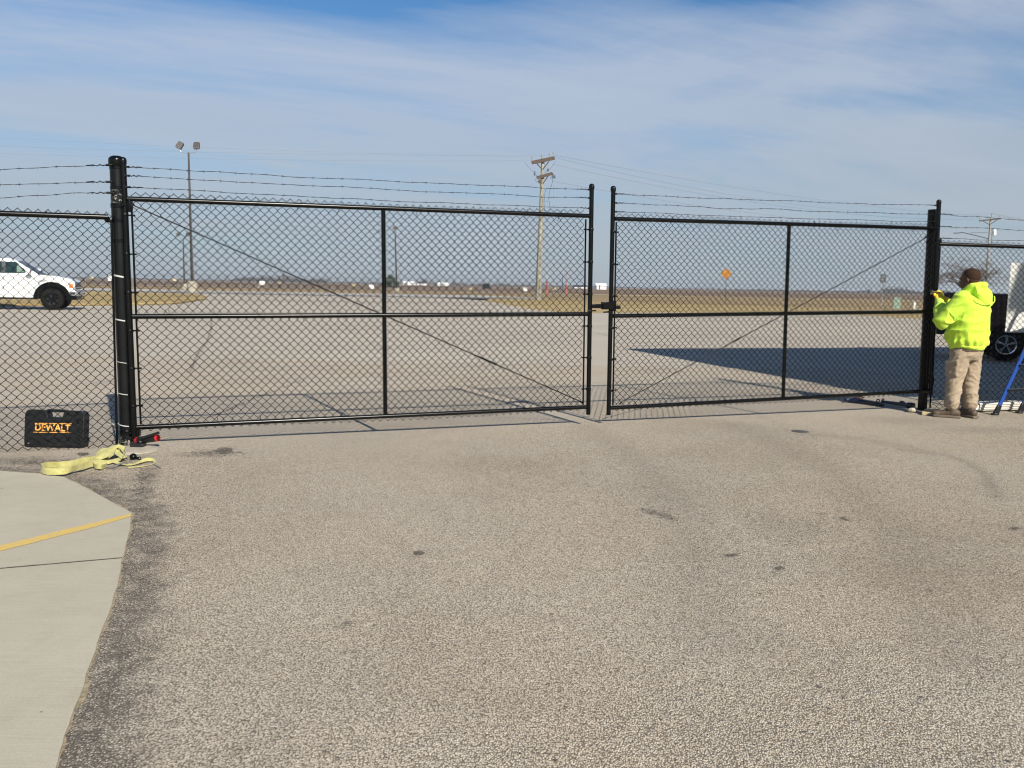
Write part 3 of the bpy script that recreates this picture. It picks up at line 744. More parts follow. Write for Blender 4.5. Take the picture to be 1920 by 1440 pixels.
# ------------------------------------------------------------------ chain link
PITCH_M = 0.0722
def chain_mesh(name, mapf, L, H, z0, z1, parent, s0=0.03, s1=None, sides=5, r=0.0028, phase=0):
    """zig-zag picket wires hooked into each other; mapf(S,T,D) arrays -> xyz"""
    s1 = L - 0.03 if s1 is None else s1
    hp = PITCH_M / 2; nj = int((s1 - s0) / hp); nk = int(round((z1 - z0) / hp))
    hz = (z1 - z0) / nk
    allv = []; allf = []; base = 0
    for j in range(nj):
        sl = s0 + j * hp; par = (j + phase) % 2
        S = []; T = []; D = []
        for kx in range(nk + 1):
            sx = sl + (hp if (kx + par) % 2 else 0.0); other = sl + (0.0 if (kx + par) % 2 else hp); tz = z0 + kx * hz
            dd = 0.0035 if kx % 2 else -0.0035
            if kx > 0: S.append(sx + (other - sx) * 0.045); T.append(tz - hz * 0.13); D.append(-dd)
            over = 0.0016 * (1 if (kx + par) % 2 else -1)
            S.append(sx + over); T.append(tz); D.append(0)
            if kx < nk: S.append(sx + (other - sx) * 0.045); T.append(tz + hz * 0.13); D.append(dd)
        S = np.array(S); T = np.array(T); D = np.array(D)
        # gentle handling distortion
        S = S + 0.006 * np.sin(T * 2.1 + 1.3 * sl) + 0.0016 * math.sin(j * 2.7); T = T + 0.008 * np.sin(S * 1.7 + 0.6) + 0.0016 * math.sin(j * 1.9 + 1); D = D + 0.006 * np.sin(T * 3.0 + 1) * np.sin(sl * 1.9)
        Pn = mapf(S, T, D); n = len(S)
        tg = np.empty_like(Pn); tg[1:-1] = Pn[2:] - Pn[:-2]; tg[0] = Pn[1] - Pn[0]; tg[-1] = Pn[-1] - Pn[-2]
        tg /= np.linalg.norm(tg, axis=1)[:, None]
        up = mapf.normal; a = np.cross(tg, up); a /= np.linalg.norm(a, axis=1)[:, None]; b = np.cross(tg, a)
        ang = 2 * np.pi * np.arange(sides) / sides
        ring = Pn[:, None, :] + r * (a[:, None, :] * np.cos(ang)[None, :, None] + b[:, None, :] * np.sin(ang)[None, :, None])
        allv.append(ring.reshape(-1, 3))
        i = np.arange(n - 1)[:, None] * sides; jj = np.arange(sides)[None, :]; j2 = (jj + 1) % sides
        allf.append(np.stack([i + jj, i + j2, i + sides + j2, i + sides + jj], -1).reshape(-1, 4) + base); base += n * sides
    v = np.concatenate(allv); f = np.concatenate(allf)
    me = bpy.data.meshes.new(name); me.vertices.add(len(v)); me.vertices.foreach_set('co', v.ravel())
    me.loops.add(f.size); me.loops.foreach_set('vertex_index', f.ravel().astype(np.int32))
    me.polygons.add(len(f)); me.polygons.foreach_set('loop_start', (np.arange(len(f)) * 4).astype(np.int32))
    me.update(calc_edges=True); me.polygons.foreach_set('use_smooth', [True] * len(f))
    me.materials.append(M['mesh'])
    o = bpy.data.objects.new(name, me); COL.objects.link(o); o.parent = parent; o['kind'] = 'stuff'
    return o

class Quad:
    """a (possibly sagging) panel between two leaning verticals; s in metres along, t in metres up from the bottom rail, d metres away from the camera side"""
    def __init__(q, p00, p10, p01, p11):
        q.p = [np.array(x) for x in (p00, p10, p01, p11)]
        q.L = np.linalg.norm((q.p[1] - q.p[0])); q.H = np.linalg.norm(q.p[2] - q.p[0])
        a = q.p[1] - q.p[0]; b = q.p[2] - q.p[0]; n = np.cross(b, a) if False else np.cross(a, b)
        n = n / np.linalg.norm(n); q.normal = -n if n[1] < 0 else n
    def __call__(q, S, T, D=0.0):
        s = (np.asarray(S) / q.L)[..., None]; t = (np.asarray(T) / q.H)[..., None]
        return q.p[0] * (1 - s) * (1 - t) + q.p[1] * s * (1 - t) + q.p[2] * (1 - s) * t + q.p[3] * s * t + q.normal * np.asarray(D)[..., None]
    def pt(q, s, t, d=0.0): return Vector(q(np.array(float(s)), np.array(float(t)), np.array(float(d))))

def barbed(name, a, b, parent, sag=0.012, seed=0, wav=0.007):
    rnd = random.Random(seed); a = Vector(a); b = Vector(b); L = (b - a).length; n = max(4, int(L / 0.05)); mb = MB(); pts = []
    for i in range(n + 1):
        t = i / n; p = a.lerp(b, t)
        w = mnoise.noise(Vector((t * L * 1.6 + seed * 7.3, seed, 0))) * wav * 2 + mnoise.noise(Vector((t * L * 5 + seed * 3.1, seed, 2))) * wav * 0.7
        env = min(1, 8 * t, 8 * (1 - t)); p.z += w * env - sag * 4 * t * (1 - t) * 1.0
        pts.append(p)
    # two strands wound around each other
    for ph in (0, pi):
        q = [p + Vector((0, 1, 0)) * 0.0016 * cos(ph + i * 1.9) + Vector((0, 0, 1)) * 0.0019 * sin(ph + i * 1.9) for i, p in enumerate(pts)]
        mb.tube(q, 0.0015, 5)
    d = (b - a).normalized(); k = 0.06
    while k < L - 0.03:
        i = min(n - 1, int(k / L * n)); p = pts[i].lerp(pts[i + 1], k / L * n - i)
        ang = rnd.uniform(0, pi)
        for da in (0, 1.7):
            v = (Vector((0, 1, 0)) * cos(ang + da) + Vector((0, 0, 1)) * sin(ang + da)) * 0.014 + d * rnd.uniform(-.006, .006)
            mb.tube([p - v, p, p + v], [0.0007, 0.0024, 0.0007], 4)
        k += 0.127
    return mb.build(name, M['wire'], parent)

def pipe(name, pts, r, parent, mat=None, dome=False, n=18):
    mb = MB(); mb.tube(pts, r, n)
    o = mb.build(name, mat or M['black'], parent, sharp=50)
    return o
def dome_cap(name, p, r, parent, mat=None):
    mb = MB(); mb.lathe([(r * 1.12, -0.03), (r * 1.14, 0.0), (r * 1.02, r * 0.45), (r * 0.7, r * 0.8), (r * 0.3, r * 0.98), (0.0005, r)], p, 18)
    return mb.build(name, mat or M['black'], parent, sharp=50)

def gate_leaf(q, label, hinge_top, hinge_bot, latch_top, latch_bot, group, mid_s, bars, rod, barbs, phase, hinge_at='start'):
    base = q.pt(q.L / 2, 0); base.z = 0
    root = thing('gate_leaf', label, 'gate', base, 0, group)
    inv = Vector(base)
    def loc(p): return Vector(p) - inv
    class QL:   # quad expressed in the root's space
        normal = q.normal; L = q.L; H = q.H
        def __call__(s_, S, T, D=0.0): return q(S, T, D) - np.array(inv)
    ql = QL(); pt = lambda s, t, d=0.0: q.pt(s, t, d) - inv
    L, H = q.L, q.H; rr = 0.0205
    # rails, butted against the end posts
    for t in (0.0, None, H):
        tt = (H * 0.493) if t is None else t
        nm = {0.0: 'bottom_rail'}.get(t, 'middle_rail' if t is None else 'top_rail')
        pipe(nm, [pt(0.02, tt), pt(L / 2, tt), pt(L - 0.02, tt)], rr, root)
    # welded collar beads where the centre upright meets
    pipe('centre_upright', [pt(mid_s, rr * 0.9), pt(mid_s, H * 0.493, 0.004), pt(mid_s, H - rr * 0.9)], 0.0195, root)
    e0 = pipe('end_post', [loc(hinge_bot), loc(hinge_top)], 0.0245, root); dome_cap('cap', loc(hinge_top), 0.0245, e0)
    e1_ = pipe('end_post', [loc(latch_bot), loc(latch_top)], 0.0225, root); dome_cap('cap', loc(latch_top), 0.0245, e1_)
    # mesh on the far side of the rails
    class Off:
        normal = ql.normal
        def __call__(s_, S, T, D): return ql(S, T, D + 0.028)
    chain_mesh('chain_link_mesh', Off(), L, H, -0.045, H + 0.052, root, s0=bars[0] + 0.004, s1=L - bars[1], phase=phase)
    # tension bars threaded through the mesh ends, with bands to the end posts
    for side_, b in (('a', bars[0]), ('b', L - bars[1])):
        mb = MB(); p0 = pt(b, 0.02, 0.028); p1 = pt(b, H - 0.03, 0.028)
        mb.tube([p0, p1], 0.0085, 8); mb.build('tension_bar', M['black'], root)
        x_end = 0.0 if side_ == 'a' else L; sg = 1 if side_ == 'a' else -1
        for i, tt in enumerate(np.linspace(0.18, H - 0.13, 6)):
            mb = MB(); c = pt(x_end, tt)
            tang = (pt(x_end, tt + 0.02) - pt(x_end, tt)).normalized()
            rot = tang.to_track_quat('Z', 'Y').to_matrix()
            mb.lathe([(0.0262, -0.011), (0.0275, -0.009), (0.0275, 0.009), (0.0262, 0.011)], c, 14, rot)
            a0 = pt(x_end + sg * 0.02, tt, 0.016); a1 = pt(b + sg * 0.022, tt, 0.028)
            mb.tube([a0, a1], 0.0065, 6); mb.ellipsoid(pt(b + sg * 0.018, tt, 0.018), (0.009, 0.012, 0.009), n=8, m=5)
            mb.build('tension_band', M['black'], root)
    # ties around the rails and centre upright
    def tie_set(tt, s_list, ud):
        for s_ in s_list:
            mb = MB(); pts = []
            for i in range(9):
                a = -pi * 0.1 + i / 8 * pi * 1.2
                pts.append(pt(s_ + 0.004 * i - .016, tt + ud * 0.0235 * cos(a), -0.0235 * sin(a) + 0.002))
            pts = [pt(s_ - 0.020, tt + ud * 0.055, 0.032), pt(s_ - 0.016, tt + ud * 0.04, 0.012)] + pts + [pt(s_ + 0.02, tt - ud * 0.045, 0.03)]
            mb.tube(pts, 0.0024, 5); mb.build('wire_tie', M['black'], root)
    n_t = int(L / 0.355)
    sp = [0.32 + i * 0.355 for i in range(n_t)]
    sp = [x for x in sp if abs(x - mid_s) > 0.06 and x < L - 0.15]
    tie_set(H, sp, -1); tie_set(H * 0.493, sp, 1); tie_set(0.0, sp, 1)
    for tt in (0.35, 0.62, 1.2, 1.5, H - 0.2):
        mb = MB(); pts = [pt(mid_s + 0.05, tt + 0.008, 0.035), pt(mid_s + 0.024, tt + 0.002, 0.01), pt(mid_s + 0.012, tt, -0.018), pt(mid_s - 0.012, tt - .003, -0.018), pt(mid_s - 0.025, tt - .006, 0.01), pt(mid_s - 0.045, tt, 0.035)]
        mb.tube(pts, 0.0024, 5); mb.build('wire_tie', M['black'], root)
    # truss rod with turnbuckle
    (s_a, t_a), (s_b, t_b), tb = rod
    ra = pt(s_a, t_a, 0.045); rb = pt(s_b, t_b, 0.045)
    rd = pipe('truss_rod', [ra, rb], 0.0052, root, mat=M['wire'] if hinge_at != 'start' else M['black'], n=8)
    c0 = ra.lerp(rb, tb - 0.025); c1 = ra.lerp(rb, tb + 0.025)
    mb = MB(); mb.tube([c0, ra.lerp(rb, tb - 0.02), ra.lerp(rb, tb + 0.02), c1], [0.006, 0.0105, 0.0105, 0.006], 8); mb.build('turnbuckle', M['black'], rd)
    mb = MB(); mb.tube([pt(s_a - 0.02 * (1 if s_b > s_a else -1), t_a + 0.03, 0.03), ra], 0.008, 6); mb.build('rod_clamp', M['black'], root); mb = MB(); mb.tube([rb, pt(s_b + (0.03 if s_b > s_a else -0.03), t_b - 0.02, 0.03)], 0.008, 6)
    mb.build('rod_clamp', M['black'], root)
    for i, (pa, pb, sd) in enumerate(barbs):
        pa = loc(pa); pb = loc(pb)
        bw = barbed('barbed_wire', pa, pb, root, seed=sd)
        for p, sg in ((pa, 1), (pb, -1)):
            d = (pb - pa).normalized() * sg
            mb = MB(); mb.tube([p - d * 0.04, p - d * 0.005], 0.008, 8); mb.ellipsoid(p - d * 0.0, (0.012, 0.01, 0.01), n=8, m=6)
            mb.tube([p + d * 0.0 + Vector((0, 0, .006)), p + d * 0.02 + Vector((0, 0, -.005)), p + d * 0.035 + Vector((0, 0, .007)), p + d * 0.05 - Vector((0, 0, .004)), p + d * 0.07 + Vector((0, 0, .004)), p + d * .1], 0.0036, 5)
            mb.build('wire_clamp', M['black'], bw)
    return root

# calibrated corner points (depths from the 1.9 m high leaves)
YL0, YL1, YR0, YR1 = 6.85, 8.35, 8.45, 9.85
qL = Quad(at(251.5, 801.5, YL0), at(1103, 763, YL1), at(233, 372.5, YL0), at(1108.5, 405, YL1))
qR = Quad(at(1143, 765, YR0), at(1745, 732.5, YR1), at(1149.5, 410, YR0), at(1759.5, 428.5, YR1))

bl = [(at(241, 313, YL0), at(1104, 355.5, YL1), 1), (at(242, 329.5, YL0), at(1104, 371, YL1), 2), (at(243, 351, YL0), at(1104, 390.5, YL1), 3)]
gateL = gate_leaf(qL, 'left leaf of the black chain link gate, hinged on the thick left post', at(230.5, 300, YL0), at(252, 822, YL0), at(1109.5, 349, YL1), at(1103, 777, YL1),
                  'black chain link gate leaves', mid_s=qL.L * 0.505, bars=(0.05, 0.045), rod=((0.07, qL.H - 0.05), (qL.L - 0.075, 0.055), 0.755), barbs=bl, phase=0)
br = [(at(1156, 363.5, YR0), at(1754, 385, YR1), 4), (at(1156, 380.5, YR0), at(1755, 402, YR1), 5), (at(1156, 397, YR0), at(1755, 415.5, YR1), 6)]
gateR = gate_leaf(qR, 'right leaf of the black chain link gate, hinged on the post by the worker', at(1760.5, 378, YR1), at(1744.5, 741, YR1), at(1150, 353, YR0), at(1141, 778, YR0),
                  'black chain link gate leaves', mid_s=qR.L * 0.503, bars=(0.05, 0.045), rod=((qR.L - 0.16, qR.H - 0.12), (0.16, 0.05), 0.66), barbs=br, phase=1, hinge_at='end')

# ---- fork latch between the leaves (part of the right leaf)
pl = at(1149, 574, YR0); pll = at(1106, 574, YL1); off0 = gateR.location
d = (pll - pl).normalized()
mb = MB()
mb.tube([pl + Vector((0, -.0, .055)) - off0, pl - Vector((0, 0, .05)) - off0], 0.034, 14)
mb.box((pl + d * 0.06 + Vector((0, -.01, .005))) - off0, (0.13, 0.06, 0.075), Matrix.Rotation(atan2(d.y, d.x), 3, 'Z'))
mb.build('latch_body', M['black'], gateR, bevel=0.004)
mb = MB(); R3 = Matrix.Rotation(atan2(d.y, d.x), 3, 'Z')
mb.box((pl + d * 0.15 + Vector((0, -.012, 0.0))) - off0, (0.19, 0.02, 0.042), R3); mb.box((pl + d * 0.165 + Vector((0, .03, 0.0))) - off0, (0.16, 0.02, 0.042), R3)
mb.tube([pll + d * 0.03 + Vector((0, -.02, -.045)) - off0, pll - d * 0.07 + Vector((0, -.02, -.045)) - off0], 0.008, 6)
mb.tube([pl + d * 0.02 + Vector((0, -.03, -.055)) - off0, pl + d * 0.11 + Vector((0, -.03, -.06)) - off0], 0.009, 6)
mb.ellipsoid(pl + d * 0.03 + Vector((0, -.03, -.058)) - off0, (.02, .02, .016), n=8, m=6)
mb.build('latch_fork', M['black'], gateR, bevel=0.003)
mb = MB(); mb.tube([pl + Vector((.02, 0, -.01)) - off0, pl + Vector((.075, .02, -.012)) - off0], 0.018, 8); mb.build('latch_pin', M['black'], gateR)

# ------------------------------------------------------------------ gate posts
def gate_post(label, base, top, r, mat, cap_r, bands, hinges):
    base = Vector(base); top = Vector(top)
    root = thing('gate_post', label, 'post', base, 0, 'thick black gate posts')
    pipe('shaft', [Vector((0, 0, -0.02)), (top - base)], r, root, mat=mat, n=28)
    if cap_r:
        mb = MB(); mb.lathe([(r * 1.10, -0.045), (r * 1.16, -0.04), (r * 1.16, 0.0), (r * 1.12, .012), (r * 0.95, .024), (r * 0.6, .034), (.001, .037)], top - base, 24); mb.build('cap', M['black'], root)
    ax = (top - base); Hh = ax.length
    for z in bands:
        c = ax * (z / Hh); mb = MB(); mb.lathe([(r * 1.0, -.014), (r * 1.05, -.012), (r * 1.05, .012), (r * 1.0, .014)], c, 24); mb.build('band', M['black'], root)
    for z, sx in hinges:
        c = ax * (z / Hh); mb = MB()
        mb.box(c + Vector((sx * 0.085, -0.005, 0)), (0.06, 0.035, 0.06)); mb.tube([c + Vector((sx * .10, -.02, -.05)), c + Vector((sx * .10, -.02, .05))], 0.012, 8)
        mb.lathe([(r * 1.0, -.02), (r * 1.08, -.018), (r * 1.08, .018), (r * 1.0, .02)], c, 20)
        mb.tube([c + Vector((sx * .06, -.07, .0)), c + Vector((sx * .06, -.03, 0))], 0.009, 6)
        mb.build('hinge', M['black'], root, bevel=0.003)
    return root
LB = at(236.5, 838, 6.86); LB.z = 0; LT = at(216.5, 300, 6.84)
gate_post('thick black left gate post, scuffed at the foot, with white cable ties', (LB.x, 6.88, 0), (LT.x, 6.86, LT.z), 0.0545, M['post'], True, (2.28, 2.12, 1.86, 1.70), ((1.98, 1), (0.12, 1)))
RB = at(1729, 771, 9.97); RT = at(1749, 393, 9.97)
gate_post('thick black right gate post beside the worker in lime', (RB.x, 9.97, 0), (RT.x, 9.97, RT.z), 0.052, M['black'], False, (2.2, 1.5, 0.8), ((2.0, 1), (0.35, 1)))
# concrete footing by the left post
mb = MB(); c = G(280, 848); mb.lathe([(0.2, -0.03), (0.19, 0.006), (0.15, 0.012), (.001, .014)], (LB.x + 0.13, 6.72, 0), 22); o = mb.build('post_footing', M['soilconc'], smooth=False)
tag(o, 'crumbled concrete footing at the foot of the left post', kind='structure')

# small extra rod standing beside the left post (fence end bar), part of the left fence below
# ------------------------------------------------------------------ fixed fence panels
def fence(label, q, z_off, name_sec, end_s, barbs, parent_loc, bar_side):
    root = thing('chain_link_fence', label, 'fence', parent_loc, 0, 'fixed chain link panels beside the gate')
    inv = Vector(parent_loc); pt = lambda s, t, d=0.0: q.pt(s, t, d) - inv
    class Off:
        normal = q.normal
        def __call__(s_, S, T, D): return q(S, T, D + 0.026) - np.array(inv)
    pipe('top_rail', [pt(0, q.H), pt(q.L / 2, q.H), pt(q.L, q.H)], 0.0215, root)
    chain_mesh('chain_link_mesh', Off(), q.L, q.H, 0.0, q.H + 0.045, root, s0=0.0, s1=q.L + 0.03, phase=0)
    b = q.L + 0.022 if bar_side else 0.03
    mb = MB(); mb.tube([pt(b, 0.02, 0.026), pt(b, q.H - .03, 0.026)], 0.0095, 8); mb.build('tension_bar', M['black'], root)
    s_ = 0.25
    while s_ < q.L - 0.1:
        mb = MB(); pts = []
        for i in range(9):
            a = -pi * 0.1 + i / 8 * pi * 1.2
            pts.append(pt(s_ + 0.004 * i - .016, q.H - 0.0235 * cos(a), -0.0235 * sin(a) + 0.002))
        pts = [pt(s_ - 0.020, q.H - 0.055, 0.032)] + pts + [pt(s_ + 0.02, q.H + 0.03, 0.03)]
        mb.tube(pts, 0.0024, 5); mb.build('wire_tie', M['black'], root); s_ += 0.6
    for pa, pb, sd in barbs:
        pa = Vector(pa) - inv; pb = Vector(pb) - inv
        bw = barbed('barbed_wire', pa, pb, root, seed=sd, wav=0.010)
        p, dd = (pb, (pa - pb).normalized()) if bar_side else (pa, (pb - pa).normalized())
        mb = MB(); mb.tube([p - dd * 0.05, p], 0.009, 8); mb.tube([p, p + dd * 0.02 + Vector((0, 0, -.006)), p + dd * 0.04 + Vector((0, 0, .008)), p + dd * 0.06 - Vector((0, 0, .006)), p + dd * .09 + Vector((0, 0, .004)), p + dd * .14], 0.0036, 5)
        mb.build('wire_clamp', M['black'], bw)
    return root
yl0, yl1 = 6.00, 6.77
qFL = Quad(at(-330, 868, yl0), at(214, 838, yl1), at(-330, 389, yl0), at(203, 407, yl1))
def lft(v0, v1): return at(-330, v0 - (v1 - v0) * -0.0, yl0), at(198, v1, yl1)
fl = fence('black chain link fence panel left of the gate, in front of the pickup', qFL, 0, 'l', 0,
           [(at(-330, 323, yl0), at(198, 309.5, yl1), 11), (at(-330, 345, yl0), at(198, 341, yl1), 12), (at(-330, 374, yl0), at(199, 361.5, yl1), 13)], (qFL.pt(1.5, 0).x, qFL.pt(1.5, 0).y, 0), True)
mb = MB(); c = at(201, 411, 6.80) - fl.location; mb.ellipsoid(c, (.022, .03, .028), n=10, m=7); mb.tube([c + Vector((-.03, 0, .02)), c + Vector((.03, 0, -.02))], .012, 8); mb.build('rail_end', M['black'], fl)
yr0 = 9.95
yr1 = 10.02
qFR = Quad(at(1741, 769, yr0), at(2035, 772, yr1), at(1761, 457.5, yr0), at(2035, 467, yr1))
fr_ = fence('black chain link fence panel right of the gate, behind the worker', qFR, 0, 'r', 0,
            [(at(1764, 401, yr0), at(2035, 418, yr1), 21), (at(1763, 424.5, yr0), at(2035, 434, yr1), 22), (at(1763, 446.5, yr0), at(2035, 453, yr1), 23)], (qFR.pt(1, 0).x, qFR.pt(1, 0).y, 0), False)

# cable ties on the left post
for i, (v, w, wild) in enumerate(((517, .013, 1), (599, .010, 2), (678, .005, 0), (737, .006, 3), (796, .008, 1))):
    c = at(232 + (v - 560) * 0.022, v, 6.80); t = (v - 300) / 540
    cx = at(217.5 + 19.5 * t, v, 6.86)
    mb = MB(); r = 0.0575; mn = 14; ring0 = []; ring1 = []
    rg = []
    for j in range(mn + 1):
        a = radians(195 + j / mn * 120); p = Vector((cx.x + r * cos(a), 6.87 + r * sin(a), cx.z + 0.012 - 0.0016 * j)); rg.append(p)
    for hgt_ in (0,):
        vs = []; fs = []
        for p in rg:
            out_ = (p - Vector((cx.x, 6.87, p.z))).normalized() * 0.002
            vs += [p + Vector((0, 0, w / 2)), p + out_ + Vector((0, 0, w / 2)), p + out_ - Vector((0, 0, w / 2)), p - Vector((0, 0, w / 2))]
        for j in range(mn):
            for e in range(4): fs.append((4 * j + e, 4 * j + (e + 1) % 4, 4 * j + 4 + (e + 1) % 4, 4 * j + 4 + e))
        mb.add(vs, fs)
    p0 = rg[0]; pb = at(210 + (v - 560) * 0.022, v, 6.84)
    mb.box((p0 + pb) / 2 + Vector((0, 0, .004)), ((p0 - pb).length + .004, 0.003, w * 0.8)); mb.box(pb + Vector((-.006, -.012, .006)), (0.016, 0.010, 0.016))
    mb.tube([pb, pb + Vector((-.025 - .01 * wild, -.01, .004 * wild)), pb + Vector((-.035 - .01 * wild, -.02, .002))], .0022, 5)
    o = mb.build('cable_tie', M['whiteplastic'])
    tag(o, ['topmost wide white cable tie on the left gate post', 'second white cable tie from the top, level with the middle rail', 'thin white cable tie with a bead at the middle of the left post',
            'fourth white cable tie down, its loose tail hanging', 'lowest white cable tie, just above the scuffs on the left post'][i], 'cable tie', 'white cable ties on the left post')

# ------------------------------------------------------------------ tool case behind the left fence
def text_mesh(txt, size, extr, offset=0.0):
    c = bpy.data.curves.new('t', 'FONT'); c.body = txt; c.size = size; c.extrude = extr; c.offset = offset; c.align_x = 'CENTER'; c.align_y = 'CENTER'
    c.resolution_u = 3
    o = bpy.data.objects.new('t', c); COL.objects.link(o)
    me = bpy.data.meshes.new_from_object(o.evaluated_get(bpy.context.evaluated_depsgraph_get()))
    bpy.data.objects.remove(o); bpy.data.curves.remove(c); return me
cb = at(106, 841.5, 6.79); cb.z = -0.008
case = thing('tool_case', 'black plastic power tool case with orange lettering, standing behind the left fence', 'tool case', cb, radians(2))
w_, h_ = 0.484, 0.318
lean = Matrix.Rotation(radians(-7), 4, 'X') @ Matrix.Rotation(radians(1.2), 4, 'Y')
def fr(a, b, c): return (lean @ Vector((a, c - 0.05, b)))
X2 = w_ / 2
out = [(-X2 + .012, 0), (X2 - .012, 0.0), (X2 - .004, .012), (X2, .06), (X2, h_ - .035), (X2 - .022, h_ - .008), (0.075, h_ - .008), (.06, h_ - 0.065), (-.055, h_ - 0.065), (-.07, h_ - .008), (-X2 + .022, h_ - .008), (-X2, h_ - .04), (-X2, .06), (-X2 + .004, .012)]
mb = MB(); mb.prism(out, 0.095, fr); mb.build('shell', M['blackplastic'], case, bevel=0.007, smooth=True)
mb = MB(); mb.prism([(-.085, h_ - .024), (.088, h_ - .024), (.08, h_), (-.077, h_)], 0.04, lambda a, b, c: lean @ Vector((a, c - .02, b))); mb.build('handle', M['blackplastic'], case, bevel=0.005)
mb = MB()
for a0, b0, a1, b1 in ((-X2 + .03, .02, X2 - .03, .02), (-X2 + .02, h_ - .10, -X2 + .02, .05), (X2 - .02, h_ - .1, X2 - .02, .05)):
    mb.tube([lean @ Vector((a0, -.051, b0)), lean @ Vector((a1, -.051, b1))], 0.004, 6)
for sx in (-1, 1):
    mb.box(lean @ Vector((sx * (X2 - .045), -.053, h_ - .075)), (.05, .008, .016))
mb.build('moulding', M['blackplastic2'], case)
mb = MB(); mb.ellipsoid(lean @ Vector((-X2 + .04, -.052, .035)), (.010, .004, .006), n=8, m=5); mb.build('rivet', M['galv'], case)
me = text_mesh('DEWALT', 0.088, 0.0012, 0.0020); me.materials.append(M['lettering'])
tx = bpy.data.objects.new('lettering', me); COL.objects.link(tx); tx.parent = case
xs = [v.co.x for v in me.vertices]; sc_ = 0.285 / (max(xs) - min(xs))
tx.matrix_local = lean @ Matrix.Translation((-0.012, -0.0525, h_ * 0.52)) @ Matrix.Rotation(radians(90), 4, 'X') @ Matrix.Diagonal((sc_, 0.92, 1, 1))
mb = MB()
for dz in (-.037, .037): mb.box(lean @ Vector((-.012 + dz * .1, -.0515, h_ * .52 + dz)), (.30, .003, .0055))
mb.build('lettering_border', M['lettering'], case, smooth=False)

# ------------------------------------------------------------------ yellow recovery strap
strap = thing('tow_strap', 'crumpled yellow webbing strap lying between the concrete slab and the left post', 'strap', G(185, 872))
so = Vector(strap.location)
def ribbon(ctrl, width, thick=0.0028, sub=6):
    """ctrl: (u, v, z_centre, tilt degrees, width scale)"""
    pts = [Vector((*G(u, v, 0)[:2], z)) for u, v, z, t, w in ctrl]; n = len(pts); P_ = []
    def cr(a, b, c, d, t): return 0.5 * ((2 * b) + (-a + c) * t + (2 * a - 5 * b + 4 * c - d) * t * t + (-a + 3 * b - 3 * c + d) * t ** 3)
    for i in range(n - 1):
        i0, i3 = max(0, i - 1), min(n - 1, i + 2)
        for j in range(sub):
            t = j / sub; P_.append((cr(pts[i0], pts[i], pts[i + 1], pts[i3], t), cr(ctrl[i0][3], ctrl[i][3], ctrl[i + 1][3], ctrl[i3][3], t), cr(ctrl[i0][4], ctrl[i][4], ctrl[i + 1][4], ctrl[i3][4], t)))
    P_.append((pts[-1], ctrl[-1][3], ctrl[-1][4])); rg = []
    for i, (p, t, w) in enumerate(P_):
        d = (P_[min(i + 1, len(P_) - 1)][0] - P_[max(0, i - 1)][0]); d.z *= 0.3; d.normalize()
        nz = mnoise.noise(Vector((i * .22, ctrl[0][0] * .1, 0))); t = t + 38 * nz; p = p + Vector((0, 0, max(0, nz) * .012))
        hn = Vector((-d.y, d.x, 0)).normalized(); up = Vector((0, 0, 1)); t = radians(t)
        a = (hn * cos(t) + up * sin(t)) * width * w / 2; nn = d.cross(a).normalized() * thick / 2
        q = [p - a - nn, p + a - nn, p + a + nn, p - a + nn]
        lowz = min(v.z for v in q); lift = max(0.0, 0.0 - lowz); rg.append([v + Vector((0, 0, lift)) - so for v in q])
    return rg
W = 0.047
for ctrl, ws in (([(205, 863, .03, 60, 1), (165, 872, .034, 80, 1), (125, 880, .036, 88, 1), (92, 881, .037, 92, 1), (79, 886, .037, 90, 1), (86, 893, .037, 90, 1), (120, 893, .037, 90, 1), (148, 887, .036, 84, 1), (175, 878, .03, 58, .95), (205, 871, .022, 40, .9), (225, 868, .03, 30, .8)], 1),
                 ([(184, 868, .03, 50, 1), (190, 861, .04, 38, 1.4), (204, 855, .05, 22, 1.6), (220, 853, .055, 40, 1.3), (233, 856, .045, 60, 1.2), (232, 862, .035, 75, 1), (224, 868, .02, 40, .9)], 1.1),
                 ([(200, 878, .02, 70, .9), (188, 883, .028, 80, .9), (176, 880, .03, 75, .9), (180, 871, .035, 55, .9), (198, 866, .05, 35, 1), (216, 860, .055, 20, 1), (232, 866, .03, 10, .9)], .9),
                 ([(208, 866, .04, -30, .9), (216, 858, .06, -50, .9), (228, 856, .05, -60, .8), (236, 862, .03, -30, .8)], .9),
                 ([(215, 871, .02, 20, .8), (235, 874, .012, 12, .7), (252, 873, .012, 25, .55), (268, 869, .02, 40, .7), (282, 867, .022, 55, .75), (290, 869, .012, 40, .5), (284, 873, .008, 15, .4), (262, 876, .006, 8, .4), (240, 878, .006, 5, .4)], .8)):
    mb = MB(); mb.rings(ribbon(ctrl, W * ws)); mb.build('webbing', M['strap'], strap, sharp=70)
mb = MB()
hk = [Vector((*G(u, v)[:2], z)) - so for u, v, z in ((200, 878, .012), (210, 880, .016), (222, 876, .02), (232, 872, .022))]
mb.tube(hk, .006, 8); q = [Vector((*G(u, v)[:2], z)) - so for u, v, z in ((288, 872, .008), (296, 876, .008), (302, 879, .006))]; mb.tube(q, .004, 6)
mb.build('hook', M['galv'], strap)

